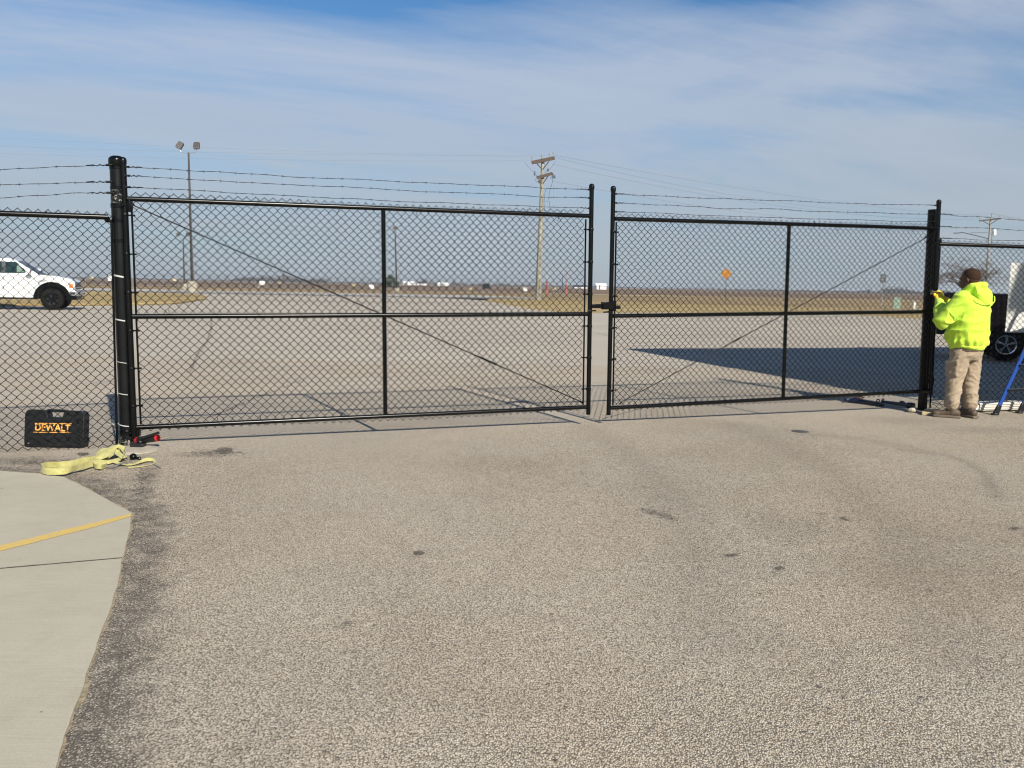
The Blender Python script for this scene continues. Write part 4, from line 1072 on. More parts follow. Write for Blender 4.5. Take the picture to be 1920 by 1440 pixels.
# ------------------------------------------------------------------ small things by the left post
g0 = G(272, 838); drill = thing('impact_driver', 'red and black cordless impact driver lying beside the left post', 'power tool', g0, 0)
def rel(u, v, Y, o): return at(u, v, Y) - Vector(o)
a, b = rel(256, 826, 6.84, g0), rel(297, 821, 6.80, g0)
mb = MB(); mb.tube([a, a.lerp(b, .12), a.lerp(b, .8), b], [.022, .031, .029, .027], 16); mb.build('motor_housing', M['blackplastic'], drill)
mb = MB(); mb.tube([a.lerp(b, .92), b + (b - a) * .0], [.0295, .028], 16); mb.build('end_cap', M['red'], drill)
mb = MB(); mb.tube([a.lerp(b, -.01), a.lerp(b, .08)], [.025, .032], 16); mb.build('nose_ring', M['red'], drill)
c, d = rel(264, 822, 6.78, g0), rel(298, 811, 6.78, g0); mb = MB(); mb.tube([c, d], .011, 10); mb.build('side_bar', M['blackplastic2'], drill)
e = rel(259, 834, 6.80, g0); e.z = .022 ; mb = MB(); mb.box(e, (.11, .075, .042)); mb.build('battery', M['blackplastic2'], drill, bevel=.006)
mb = MB(); mb.tube([a.lerp(b, .3), e + Vector((0.01, 0, .02))], [.02, .018], 10); mb.build('grip', M['blackplastic'], drill)
g0 = G(250, 862); ft = thing('ball_fitting', 'small round black steel fitting on the ground beside the strap', 'fitting', g0)
mb = MB(); mb.ellipsoid((0, 0, .024), (.027, .027, .026)); mb.build('ball', M['black'], ft)
mb = MB(); mb.tube([(.02, 0, .016), (.042, -.004, .014)], .008, 8); mb.tube([(.05 + .012 * cos(i * pi / 4), -.004 + .0 * i, .014 + .010 * sin(i * pi / 4)) for i in range(9)], .004, 6)
mb.build('lug', M['black'], ft)
g0 = G(1500, 808); mb = MB(); mb.lathe([(.001, -.006), (.082, -.006), (.088, .002), (.08, .004), (.001, .004)], (0, 0, 0), 28); o = mb.build('valve_cover', M['ironlid'], sharp=30); o.location = (g0.x, g0.y, -0.006)
tag(o, 'small round dark iron lid set in the asphalt in front of the right leaf', 'valve cover')

# ------------------------------------------------------------------ tools and scraps by the right post
def lay(name, label, cat, u, v): return thing(name, label, cat, G(u, v))
t = lay('grease_gun', 'dark blue and black hand tool lying under the right gate leaf', 'hand tool', 1608, 758); o = t.location
def gp(u, v, z, o): return Vector((*G(u, v)[:2], z)) - Vector(o)
mb = MB(); mb.tube([gp(1584, 753.5, .03, o), gp(1594, 755, .03, o), gp(1618, 757.5, .03, o)], [.014, .026, .025], 12); mb.build('barrel', M['bluebody'], t)
mb = MB(); mb.tube([gp(1618, 757.5, .03, o), gp(1640, 761, .028, o), gp(1656, 763, .022, o)], [.024, .022, .018], 12); mb.build('handle', M['blackplastic2'], t)
t = lay('pliers', 'pliers with orange grips lying behind the dark blue tool', 'pliers', 1602, 752); o = t.location
mb = MB(); mb.tube([gp(1588, 757, .05, o), gp(1593, 754, .05, o), gp(1602, 749, .03, o)], [.006, .009, .008], 8); mb.build('jaw', M['galv'], t)
mb = MB(); mb.tube([gp(1602, 749, .03, o), gp(1609, 747, .035, o), gp(1619, 748, .02, o)], [.010, .013, .009], 8); mb.build('grip', M['orangegrip'], t)
mb = MB(); mb.tube([gp(1602, 750, .02, o), gp(1609, 751, .02, o), gp(1617, 751.5, .016, o)], [.010, .013, .009], 8); mb.build('grip', M['orangegrip'], t)
t = lay('hydraulic_closer', 'long black cylinder tool with two end rings lying left of the right post', 'hand tool', 1680, 765); o = t.location
mb = MB(); mb.tube([gp(1652, 758, .035, o), gp(1676, 761, .035, o), gp(1703, 765, .035, o)], [.016, .02, .022], 10); mb.build('rod', M['toolsteel'], t)
mb = MB(); mb.tube([gp(1702, 765, .036, o), gp(1713, 766.5, .036, o)], [.036, .038], 14); mb.build('end_cap', M['blackplastic2'], t)
for uu, zz, rr_ in ((1646, .038, .018), (1655, .05, .012)):
    c = gp(uu, 757, zz, o); mb = MB(); mb.tube([c + Vector((rr_ * cos(k * pi / 6), 0, rr_ * sin(k * pi / 6))) for k in range(13)], .007, 6, caps=False); mb.build('ring', M['blackplastic2'], t)
mb = MB(); c = gp(1690, 763, .06, o); mb.ellipsoid(c, (.03, .02, .018)); mb.tube([c, c + Vector((.05, 0, -.01))], .008, 8); mb.build('valve', M['toolsteel'], t)
def rock(u, v, r, label, mat, sx=1):
    g = G(u, v); mb = MB(); mb.ellipsoid((0, 0, r * .45), (r * sx, r * .8, r * .6), n=9, m=6)
    mb.v = [Vector(p) * (1 + 0.22 * mnoise.noise(Vector(p) * 40 + Vector((u, 0, 0)))) for p in mb.v]
    ob = mb.build('stone', mat, smooth=False); ob.location = g; return tag(ob, label, 'stone', 'pale stones at the foot of the right post')
rock(1711, 773, .055, 'pale lumpy stone left of the foot of the right post', M['stonepale'])
rock(1757, 771.5, .03, 'small pale stone just right of the right post', M['stonepale'], 1.4)
def plank(u0, v0, u1, v1, w, th, label):
    a = Vector((*G(u0, v0)[:2], 0)); b = Vector((*G(u1, v1)[:2], 0)); c = (a + b) / 2; mb = MB(); L_ = (b - a).length
    mb.box((0, 0, th / 2), (L_, w, th)); ob = mb.build('plank', M['wood'], smooth=False, bevel=.003); ob.location = c; ob.rotation_euler = (0, 0, atan2((b - a).y, (b - a).x))
    return tag(ob, label, 'plank', 'short planks by the right post')
plank(1728, 777, 1751, 778.5, .09, .035, 'short pale wooden block in front of the foot of the right post')
plank(1733, 769.5, 1792, 774, .07, .018, 'thin pale board lying behind the worker\'s boots')

# white ribbed box on the ground
M['casingwhite'] = simple('dusty_white_casing', (0.50, 0.48, 0.44), 0.6, var=0.2, nscale=9)
c = G(1824, 773.2); cq = G(1912, 770.5); wb = thing('gate_operator_arm', 'long white ribbed metal casing lying on the ground under the ladder', 'metal casing', c, atan2(cq.y - c.y, cq.x - c.x))
mb = MB(); mb.box((.72, .085, .06), (1.25, .16, .095)); mb.build('casing', M['casingwhite'], wb, bevel=.008)
for k in range(3):
    mb = MB(); mb.box((.72, -.003, .035 + .028 * k), (1.25, .006, .006)); mb.build('rib', M['casingwhite'], wb, smooth=False)
mb = MB(); mb.box((.045, .085, .058), (.125, .175, .108)); mb.build('end_cap', M['signback'], wb, bevel=.02)
mb = MB(); mb.box((.045, -.008, .06), (.05, .006, .055)); mb.build('end_badge', M['whitemetal'], wb, bevel=.004)

# ladder
f1 = G(1866, 778); ld = thing('stepladder', 'blue stepladder with black feet at the right edge, behind the worker', 'ladder', f1); lo_ = Vector(f1)
f2 = G(1912, 774.5); t1 = Vector(at(2020, 440, 9.75)); dirr = (t1 - Vector(f1)); t2 = Vector(f2) + dirr
t2 = Vector(f2) + dirr * 1.0 + Vector((-.1, 0, 0))
def rail(pa, pb, w, d):
    mb = MB(); ax = (pb - pa); rot = ax.to_track_quat('Z', 'Y').to_matrix(); mb.box((pa + pb) / 2, (w, d, ax.length), rot); return mb
A1, B1 = Vector((0, 0, .0)), t1 - lo_; A2, B2 = Vector(f2) - lo_, t2 - lo_
for pa, pb in ((A1, B1), (A2, B2)):
    dd = (pb - pa).normalized()
    rail(pa + dd * .10, pb, .018, .045).build('rail', M['blue'], ld, bevel=.004)
    mb = MB(); rot = dd.to_track_quat('Z', 'Y').to_matrix(); mb.box(pa + dd * .065, (.034, .065, .12), rot, taper=.75); mb.box(pa + dd * .012 + Vector((-.01, 0, 0)), (.06, .07, .02)); mb.build('foot', M['blackplastic2'], ld, bevel=.004)
for k in range(1, 7):
    t = k / 7.2; pa = A1.lerp(B1, t); pb = A2.lerp(B2, t); mb = MB(); ax = pb - pa; rot = ax.to_track_quat('X', 'Z').to_matrix(); mb.box((pa + pb) / 2, (ax.length, .075, .022), rot); mb.build('step', M['blackplastic2'], ld, bevel=.003)
for pa, pb in ((A1, B1), (A2, B2)):
    q = Vector((pa.x + 1.15, pa.y + .5, 0)); rail(q, pb + Vector((.03, 0, 0)), .025, .03).build('rear_rail', M['blue'], ld, bevel=.003)
    mb = MB(); mb.tube([pa.lerp(pb, .45), q.lerp(pb, .45)], .006, 6); mb.build('spreader', M['toolsteel'], ld)
mb = MB(); mb.box((B1 + B2) / 2 + Vector((.02, 0, .02)), (.45, .3, .05)); mb.build('top_cap', M['blue'], ld, bevel=.01)

# ------------------------------------------------------------------ the worker
def remesh(mb, voxel, smooth_it=2, fn=None, name='m'):
    tmp = mb.build('tmp', M['black'])
    md = tmp.modifiers.new('r', 'REMESH'); md.mode = 'VOXEL'; md.voxel_size = voxel; md.use_smooth_shade = True
    sm = tmp.modifiers.new('s', 'SMOOTH'); sm.iterations = smooth_it; sm.factor = 0.5
    me = bpy.data.meshes.new_from_object(tmp.evaluated_get(bpy.context.evaluated_depsgraph_get()))
    old = tmp.data; bpy.data.objects.remove(tmp); bpy.data.meshes.remove(old)
    if fn:
        n = len(me.vertices); co = np.empty(n * 3); me.vertices.foreach_get('co', co); nr = np.empty(n * 3); me.vertices.foreach_get('normal', nr)
        co = co.reshape(-1, 3); nr = nr.reshape(-1, 3); co = co + nr * fn(co)[:, None]; me.vertices.foreach_set('co', co.ravel()); me.update()
    me.polygons.foreach_set('use_smooth', [True] * len(me.polygons)); me.materials.clear()
    return me
def put(me, name, mat, parent):
    me.materials.append(mat); me.name = name; o = bpy.data.objects.new(name, me); COL.objects.link(o); o.parent = parent; return o
def ell_ring(z, cx, cy, rx, ry, n=24): return [Vector((cx + rx * cos(2 * pi * j / n), cy + ry * sin(2 * pi * j / n), z)) for j in range(n)]
HEAD = Vector((0.0, 0.03, 1.558)); hrot = Matrix.Rotation(radians(13), 3, 'Z') @ Matrix.Rotation(radians(-6), 3, 'X')
def hp_(x, y, z): return HEAD + hrot @ (Vector((x, y, z)) * 1.07)
LH = Vector((-.045, .37, 1.345)); RH = Vector((.075, .41, 1.36))
LE = Vector((-.32, .12, 1.085)); RE = Vector((.27, .12, 1.09)); LS = Vector((-.20, -.03, 1.33)); RS = Vector((.20, -.03, 1.33))
LK = Vector((-.12, .035, .46)); RK = Vector((.10, -.02, .46)); LA = Vector((-.145, .03, .10)); RA = Vector((.085, -.05, .10))
mb = MB()
mb.ellipsoid(hp_(0, -.012, .028), (.083, .105, .096), hrot, 20, 14); mb.ellipsoid(hp_(0, .022, -.045), (.064, .077, .077), hrot, 16, 12)
mb.ellipsoid(hp_(0, .055, -.085), (.034, .035, .028), hrot); mb.ellipsoid(hp_(0, .095, -.018), (.013, .020, .022), hrot); mb.ellipsoid(hp_(0, .086, .022), (.05, .02, .014), hrot)
mb.ellipsoid(hp_(0, .088, -.055), (.026, .016, .013), hrot)
mb.capsule(hp_(0, -.03, -.06), .064, (0, -.025, 1.36), .074)
rg = [ell_ring(z, 0, cy, rx, ry) for z, cy, rx, ry in ((.70, .0, .13, .10), (.80, .0, .19, .15), (.92, .01, .20, .17), (1.08, .02, .20, .17), (1.22, .0, .19, .14), (1.33, -.01, .17, .11), (1.38, -.015, .10, .08))]
mb.rings(rg)
for sh, el, hd in ((LS, LE, LH), (RS, RE, RH)): mb.capsule(sh, .062, el, .048); mb.capsule(el, .048, el.lerp(hd, .85), .032)
for hx, kn, an in ((-.1, LK, LA), (.1, RK, RA)): mb.capsule((hx, 0, .78), .095, kn, .066); mb.capsule(kn, .066, an, .045); mb.capsule(an, .04, an + Vector((0, .08, -.05)), .03)
# palms and fingers of both hands, inside the gloves
fing = []
for hd, sd, el in ((LH, -1, LE), (RH, 1, RE)):
    ax = (hd - el).normalized(); fw = Vector((0.05 * -sd, 1, .08)).normalized(); sidev = Vector((-sd * 1.0, .15, 0)).normalized()
    fl_ = []
    for k in range(4):
        b0 = hd + Vector((sd * (.035 - .022 * k), .035, .035 + .004 * (k in (1, 2))));  L_ = (.026, .03, .029, .023)[k]
        b1 = b0 + Vector((0, .012, .026)) * (L_ / .026); b2 = b1 + Vector((0, .026, .002)); b3 = b2 + Vector((0, .012, -.02)); fl_.append([b0, b1, b2, b3])
    tb = hd + Vector((-sd * .045, .0, .0)); fl_.append([hd + Vector((-sd * .02, -.01, -.01)), tb + Vector((-sd * .008, .012, .016)), tb + Vector((-sd * .005, .03, .04)), tb + Vector((0, .045, .055))])
    fing.append((hd, sd, el, fl_))
    mb.ellipsoid(hd + Vector((0, .01, .005)), (.036, .018, .042))
    for f_ in fl_: mb.tube(f_, [.0095, .009, .0085, .007], 8)
person = None
me = remesh(mb, 0.011, 2)
pb_ = G(1801, 782)
PYAW = radians(29)
person = put(me, 'person', M['skin'], None)
person.location = (pb_.x, pb_.y, 0.0); person.rotation_euler = (0, 0, PYAW); person.scale = (0.94, 0.96, 1.0)
tag(person, 'worker in lime hooded sweatshirt and khaki trousers, back turned, hands at the right gate post', 'person')
# hair: close-cropped cap
mb = MB(); mb.ellipsoid(hp_(0, -.020, .036), (.0845, .102, .093), hrot, 20, 14)
mb.v = [v for v in mb.v]
me = remesh(mb, 0.008, 1)
bm = bmesh.new(); bm.from_mesh(me)
iv = hrot.inverted()
kill = [v for v in bm.verts if (lambda q: q.z < -0.012 + 0.30 * q.y + 0.035 * (q.y > .0) or q.y > .072)(iv @ (v.co - HEAD))]
bmesh.ops.delete(bm, geom=kill, context='VERTS'); bm.to_mesh(me); bm.free(); put(me, 'hair', M['hair'], person)
for sx in (-1, 1):
    mb = MB(); c = hp_(sx * .083, -.006, -.012); er_ = hrot @ Matrix.Rotation(radians(sx * 20), 3, 'Z')
    mb.ellipsoid(c, (.010, .019, .031), er_, 12, 8); mb.tube([c + er_ @ Vector((sx * .008, .014 * cos(a), .003 + .026 * sin(a))) for a in np.linspace(-1.2, 3.9, 9)], .0045, 6)
    mb.build('ear', M['skin'], person, sharp=180)
    mb = MB(); mb.ellipsoid(hp_(sx * .03, .086, .004), (.013, .006, .006), hrot, 10, 6); mb.build('eye', M['boardwhite'], person)

# hooded sweatshirt
def folds_h(co):
    out = np.zeros(len(co))
    for i, p in enumerate(co):
        x, y, z = p
        n1 = mnoise.noise(Vector((x * 3.4 + z * 3, y * 3.4, z * 7 - x * 4))); n2 = mnoise.noise(Vector((x * 9, y * 9 + z * 6, z * 14)))
        r1 = 1 - abs(n1) * 3.0; r1 = max(0, r1)
        amp = 0.020 if z < 1.12 else 0.012
        out[i] = r1 * r1 * amp + n2 * 0.006 - .003
        # gathers above the waistband and at the elbow
        if z < .93: out[i] += 0.008 * sin(atan2(y, x) * 17 + z * 14 + n1 * 4) * max(0, 1 - abs(z - .87) / .07)
        if .79 < z < .835: out[i] -= 0.008
    return out
mb = MB()
rg = [ell_ring(z, cx, cy, rx, ry) for z, cx, cy, rx, ry in ((.785, 0, .0, .205, .18), (.80, 0, .0, .222, .196), (.835, 0, .0, .225, .20), (.87, 0, .0, .242, .220), (.97, 0, .005, .246, .230), (1.08, 0, -.005, .232, .222), (1.18, 0, -.02, .226, .198), (1.27, 0, -.02, .236, .18), (1.34, 0, -.03, .215, .145), (1.385, 0, -.035, .15, .11), (1.42, 0, -.035, .10, .09))]
mb.rings(rg)
for sh, el, hd in ((LS, LE, LH), (RS, RE, RH)):
    mb.capsule(sh, .108, el + Vector((0, -.0, .01)), .090); mb.capsule(el, .090, el.lerp(hd, .45), .084); mb.capsule(el.lerp(hd, .45), .088, el.lerp(hd, .76), .052)
    mb.capsule(el.lerp(hd, .74), .046, el.lerp(hd, .84), .043)
# hood lying on the shoulders
ringp = []
for a in np.linspace(0, 2 * pi, 17)[:-1]:
    ringp.append(Vector((.115 * cos(a), -.03 + .105 * sin(a), 1.462 - .045 * sin(a))))
for i in range(16): mb.capsule(ringp[i], .034, ringp[(i + 1) % 16], .034, 10, 3)
mb.ellipsoid((0, -.055, 1.425), (.125, .105, .055)); mb.ellipsoid((-.07, -.06, 1.43), (.06, .07, .04)); mb.ellipsoid((.07, -.06, 1.43), (.06, .07, .04))
hood = [[Vector((cx + wx * cos(a) , cy + wy * sin(a), z + .02 * cos(2 * a))) for a in np.linspace(0, 2 * pi, 17)[:-1]] for z, cx, cy, wx, wy in ((1.492, 0, -.10, .09, .030), (1.445, 0, -.135, .132, .048), (1.385, .01, -.155, .14, .052), (1.335, .02, -.168, .115, .045), (1.285, .025, -.175, .065, .03))]
mb.rings(hood)
def fh(co):
    o_ = folds_h(co); back = (co[:, 1] < -.16) & (co[:, 2] > 1.27); return np.where(back, o_ * .4 + .004, o_)
me = remesh(mb, 0.0115, 2, fh)
# hollow the neck opening a little so the neck rises out of it
put(me, 'hooded_sweatshirt', M['hoodie'], person)
mb = MB()
for a in np.linspace(0, 2 * pi, 25)[:-1]: pass
seam = [Vector((.158 * cos(a), -.178 + -.062 * abs(sin(a)) * 1.0, 1.395 - .10 * sin(a))) for a in np.linspace(.15, pi - .15, 14)]
mb.tube(seam, .006, 6); mb.build('hood_seam', M['hoodie'], person)
M['seam'] = simple('lime_seam_thread', (0.30, 0.50, 0.03), 0.9)
rs_t = Vector((-.30, .04, 1.17)); ra_ = (LE - LS).normalized(); u1_ = ra_.orthogonal().normalized(); u2_ = ra_.cross(u1_)
mb = MB(); cc_ = LS.lerp(LE, .62); mb.tube([cc_ + (u1_ * cos(a) + u2_ * sin(a)) * .100 for a in np.linspace(0, 2 * pi, 22)], .0035, 5, caps=False); mb.build('sleeve_seam', M['seam'], person)
# trousers
def folds_t(co):
    out = np.zeros(len(co))
    for i, p in enumerate(co):
        x, y, z = p; s_ = 1 if x > 0 else -1
        n1 = mnoise.noise(Vector((x * 6 + s_ * 3, y * 6, z * 20 + x * 14 * s_ + y * 9))); n2 = mnoise.noise(Vector((x * 12, y * 12, z * 22)))
        r1 = max(0, 1 - abs(n1) * 3.2); amp = .011 + .006 * (z < .35) + .004 * (.40 < z < .55)
        out[i] = r1 * r1 * amp + n2 * .005 - .002
        if z < .085: out[i] += .004
    return out
mb = MB()
mb.rings([ell_ring(z, 0, cy, rx, ry) for z, cy, rx, ry in ((.66, .0, .17, .13), (.72, .0, .195, .165), (.80, .0, .20, .17), (.86, .0, .19, .16))])
for hx, kn, an in ((-.1, LK, LA), (.1, RK, RA)):
    mb.capsule((hx, 0, .74), .122, kn, .096); mb.capsule(kn, .096, an + Vector((0, 0, .06)), .080); mb.capsule(an + Vector((0, 0, .10)), .08, an + Vector((0, 0.0, .065)), .084, 14, 2)
mb.box((-.203, .03, .56), (.03, .15, .17)); mb.box((-.210, .03, .63), (.03, .16, .045)); mb.box((.20, .0, .56), (.03, .15, .17))
me = remesh(mb, 0.0115, 2, folds_t); put(me, 'trousers', M['trouser'], person)
mb = MB(); mb.rings([ell_ring(z, 0, -.0, rx, ry) for z, rx, ry in ((.765, .206, .176), (.80, .206, .176))]); mb.build('belt', M['leather'], person)
# boots
for an, ya in ((LA, 38), (RA, -8)):
    rot = Matrix.Rotation(radians(ya), 3, 'Z'); base_ = Vector((an.x, an.y, 0))
    mb = MB(); mb.capsule(base_ + rot @ Vector((0, -.055, .055)), .046, base_ + rot @ Vector((0, .04, .052)), .046); mb.capsule(base_ + rot @ Vector((0, .04, .046)), .044, base_ + rot @ Vector((0, .165, .038)), .036)
    mb.ellipsoid(base_ + rot @ Vector((0, .16, .036)), (.046, .055, .032), rot); mb.capsule(base_ + Vector((0, -.01, .06)), .048, base_ + Vector((0, -.01, .12)), .05)
    def cut(co, b=base_): return np.zeros(len(co))
    me = remesh(mb, 0.008, 2); sh_ = put(me, 'boot', M['leather'], person)
    out_ = [(-.045, -.10), (.045, -.10), (.054, -.04), (.046, .03), (.055, .13), (.045, .19), (.0, .215), (-.045, .19), (-.055, .13), (-.046, .03), (-.054, -.04)]
    mb = MB(); mb.prism(out_, .026, lambda a, b, c: base_ + rot @ Vector((a, b, c + .001))); mb.build('sole', M['sole'], sh_, bevel=.005)
# gloves
for hd, sd, el, fl_ in fing:
    mb = MB(); mb.ellipsoid(hd + Vector((0, .012, .005)), (.046, .027, .052)); mb.capsule(hd + Vector((0, 0, -.02)), .038, el.lerp(hd, .84), .042)
    for f_ in fl_: mb.tube([f_[0] - (f_[1] - f_[0]) * .5] + f_, [.013, .0135, .013, .012, .010], 10)
    me = remesh(mb, .0055, 1); put(me, 'glove', M['glove'], person)
# black wrench held in the gloves
PR = Matrix.Rotation(PYAW, 3, 'Z'); wl = Vector(person.location) + PR @ (Vector((LH.x * .94, LH.y * .96, LH.z)) + Vector((.0, .043, .055)))
wr = thing('wrench', 'small black wrench gripped in the yellow gloves at the gate post', 'wrench', wl, PYAW)
mb = MB(); mb.tube([(-.07, -.01, .012), (.0, .0, .01), (.13, .03, .012)], [.010, .011, .010], 8); mb.build('handle', M['blackplastic2'], wr)
mb = MB(); mb.tube([(-.085, -.012, .0), (-.085, -.012, .035)], .017, 10); mb.build('head', M['toolsteel'], wr)

# ------------------------------------------------------------------ white pickup
def wheel(parent, c, r, w, mat_rim, spokes=5, yaw=0):
    c = Vector(c); R = Matrix.Rotation(pi / 2, 3, 'X')
    wl_ = bpy.data.objects.new('wheel', None); COL.objects.link(wl_); wl_.parent = parent; wl_.location = c
    ri = r * .60
    mb = MB(); mb.lathe([(ri, -w / 2), (r * .9, -w / 2), (r * .98, -w * .42), (r, -w * .3), (r, w * .3), (r * .98, w * .42), (r * .9, w / 2), (ri, w / 2), (ri * .97, w * .3), (ri * .97, -w * .3), (ri, -w / 2)], (0, 0, 0), 40, R, False); mb.build('tyre', M['rubber'], wl_)
    mb = MB()
    for k in range(36):
        a = 2 * pi * k / 36; mb.box((cos(a) * r, 0, sin(a) * r), (.016, w * .92, .022), Matrix.Rotation(-a, 3, 'Y'))
    mb.build('tread', M['rubber'], wl_, smooth=False)
    mb = MB()
    for s_ in (-1, 1):
        mb.lathe([(ri * .86, s_ * w * .2), (ri * .88, s_ * w * .43), (ri * .99, s_ * w * .45), (ri, s_ * w * .40)], (0, 0, 0), 32, R, False)
        for k in range(spokes):
            a = 2 * pi * k / spokes + .3
            for da in (-.13, .13):
                d0 = Vector((cos(a), 0, sin(a))) * ri * .16; d1 = Vector((cos(a + da), 0, sin(a + da))) * ri * .9
                mb.tube([d0 + Vector((0, s_ * w * .38, 0)), d1 + Vector((0, s_ * w * .40, 0))], [ri * .10, ri * .07], 6)
        mb.tube([(0, s_ * w * .3, 0), (0, s_ * w * .43, 0)], ri * .2, 14)
    mb.build('rim', mat_rim, wl_)
    mb = MB(); mb.tube([(0, -w * .1, 0), (0, w * .1, 0)], ri * .9, 24); mb.build('brake', M['darkboard'], wl_)
    return wl_
wc = G(107, 579); pk = thing('pickup_truck', 'white pickup truck with black fender flares parked beyond the left fence', 'pickup truck', wc, radians(19))
pk.scale = (1, 1, 1)
ks = wc.y / 36.65
hw = 1.0; Zt = 2.16
def side_poly():
    arch = lambda cx, r, z0: [(cx + r * cos(a), .46 + r * sin(a)) for a in np.linspace(pi - .12, .12, 15)]
    pts = [(-5.25, .62), (-4.55, .58)] + arch(-3.85, .58, 0) + [(-3.2, .50), (-.66, .50)] + arch(0, .58, 0) + [(.62, .62), (.84, .66), (.88, .80), (.88, 1.12), (.83, 1.24), (.70, 1.31), (.3, 1.41), (-.50, 1.48), (-.62, 1.46), (-3.0, 1.48), (-3.05, 1.46), (-5.25, 1.46)]
    return pts
mb = MB(); mb.prism(side_poly(), 2 * hw, lambda a, b, c: Vector((a, -hw + c, b)))
# plan taper toward the nose and tumblehome on the hood
nv = []
for v in mb.v:
    f_ = max(0, (v.x - .1) / .92); v.y *= 1 - .10 * f_ * f_; 
    if v.z > 1.25: v.y *= .965
    nv.append(v)
mb.v = nv; mb.build('body', M['whitepaint'], pk, bevel=.045, seg=3)
# cab greenhouse
def cabring(z, x0, x1, y): return [Vector((x0, -y, z)), Vector((x1, -y, z)), Vector((x1, y, z)), Vector((x0, y, z))]
zs = [(1.44, -3.02, -.44, .955), (1.62, -2.98, -.70, .90), (1.95, -2.86, -1.18, .80), (2.08, -2.80, -1.38, .77), (Zt - .02, -2.7, -1.6, .71), (Zt, -2.5, -1.8, .6)]
mb = MB(); mb.rings([cabring(*q) for q in zs]); mb.build('cab', M['whitepaint'], pk, bevel=.03)
def lerp_cab(z):
    for (z0, a0, b0, y0), (z1, a1, b1, y1) in zip(zs[:-1], zs[1:]):
        if z0 <= z <= z1: t = (z - z0) / (z1 - z0); return a0 + (a1 - a0) * t, b0 + (b1 - b0) * t, y0 + (y1 - y0) * t
def side_glass(xa0, xa1, xb0, xb1, z0, z1, sgn, name='window'):
    mb = MB(); vs = []
    for z, xa, xb in ((z0, xa0, xb0), ((z0 + z1) / 2, (xa0 + xa1) / 2, (xb0 + xb1) / 2), (z1, xa1, xb1)):
        y = lerp_cab(z)[2] + .006; vs.append([Vector((xa, sgn * y, z)), Vector((xb, sgn * y, z)), Vector((xb, sgn * (y - .02), z)), Vector((xa, sgn * (y - .02), z))])
    mb.rings(vs); return mb
for sgn in (-1, 1):
    side_glass(-1.72, -1.72, -.82, -1.36, 1.52, 2.0, sgn).build('window', M['glass_dark'], pk)
    side_glass(-2.82, -2.7, -1.86, -1.86, 1.52, 2.0, sgn).build('window', M['glass_dark'], pk)
    side_glass(-1.86, -1.86, -1.72, -1.72, 1.50, 2.01, sgn).build('door_pillar', M['darkboard'], pk)
    mb = side_glass(-1.30, -1.30, -1.0, -1.25, 1.56, 1.86, sgn * 1.004); mb.build('seat_glimpse', M['interior'], pk)
    mb = MB(); mb.tube([(-.86, sgn * .92, 1.52), (-.80, sgn * 1.04, 1.53)], .03, 8); mb.build('mirror_arm', M['blackplastic2'], pk)
    mb = MB(); mb.box((-.84, sgn * 1.12, 1.60), (.17, .22, .27)); mi = mb.build('mirror', M['whitepaint'], pk, bevel=.03)
    mb = MB(); mb.box((-.745, sgn * 1.12, 1.585), (.03, .20, .24)); mb.build('mirror_back', M['blackplastic2'], pk, bevel=.005)
    for cx in (0, -3.85):
        mb = MB(); rgs = []
        for a in np.linspace(-.05, pi + .05, 19):
            ro, ri_ = .72, .575; y0, y1 = sgn * .93, sgn * 1.06
            rgs.append([Vector((cx + ri_ * cos(a), y1, .46 + ri_ * sin(a))), Vector((cx + (ri_ + .06) * cos(a), y1 + sgn * .01, .46 + (ri_ + .06) * sin(a))), Vector((cx + ro * cos(a), sgn * 1.005, .46 + ro * sin(a))), Vector((cx + ro * cos(a), y0, .46 + ro * sin(a))), Vector((cx + ri_ * cos(a), y0, .46 + ri_ * sin(a)))])
        mb.rings(rgs); mb.build('fender_flare', M['black'], pk, sharp=40)
    mb = MB(); mb.box((-1.9, sgn * .98, .47), (2.5, .14, .07)); mb.build('running_board', M['blackplastic2'], pk, bevel=.02)
    for dx in (-.62, -1.78, -2.95):
        mb = MB(); mb.box((dx, sgn * 1.001, .98), (.012, .006, .9)); mb.build('door_gap', M['darkboard'], pk, smooth=False)
    for dx in (-1.62, -2.75):
        mb = MB(); mb.box((dx, sgn * 1.012, 1.30), (.2, .03, .035)); mb.build('door_handle', M['whitepaint'], pk, bevel=.01)
    mb = MB(); mb.box((-.36, sgn * 1.0, 1.22), (.30, .012, .05)); mb.build('badge', M['silver'], pk, bevel=.004)
    # headlight and amber marker wrapping the corner
    mb = MB(); mb.box((.90, sgn * .84, 1.04), (.26, .17, .22), Matrix.Rotation(-sgn * .25, 3, 'Z')); mb.build('headlight', M['chrome'], pk, bevel=.03)
    mb = MB(); mb.box((.87, sgn * .905, 1.02), (.17, .11, .20), Matrix.Rotation(-sgn * .25, 3, 'Z')); mb.build('marker_lamp', M['amber'], pk, bevel=.02)
mb = MB(); q = []
for z, in ((1.50,), (1.72,), (1.95,), (2.04,)):
    x0, x1, y = lerp_cab(z); q.append([Vector((x1 + .012, -y * .93, z)), Vector((x1 + .012, y * .93, z)), Vector((x1 - .01, y * .93, z)), Vector((x1 - .01, -y * .93, z))])
mb.rings(q); mb.build('windshield', M['windshield'], pk)
mb = MB(); mb.box((-.47, 0, 1.492), (.2, 1.5, .025)); mb.tube([(-.46, -.5, 1.51), (-.60, -.1, 1.54)], .01, 6); mb.build('cowl', M['blackplastic2'], pk)
mb = MB(); mb.box((1.0, 0, 1.03), (.10, 1.36, .30)); gr = mb.build('grille', M['darkboard'], pk, bevel=.02)
for z in (.95, 1.06, 1.15):
    mb = MB(); mb.box((1.055, 0, z), (.03, 1.36, .035)); mb.build('grille_bar', M['chrome'], gr, bevel=.006)
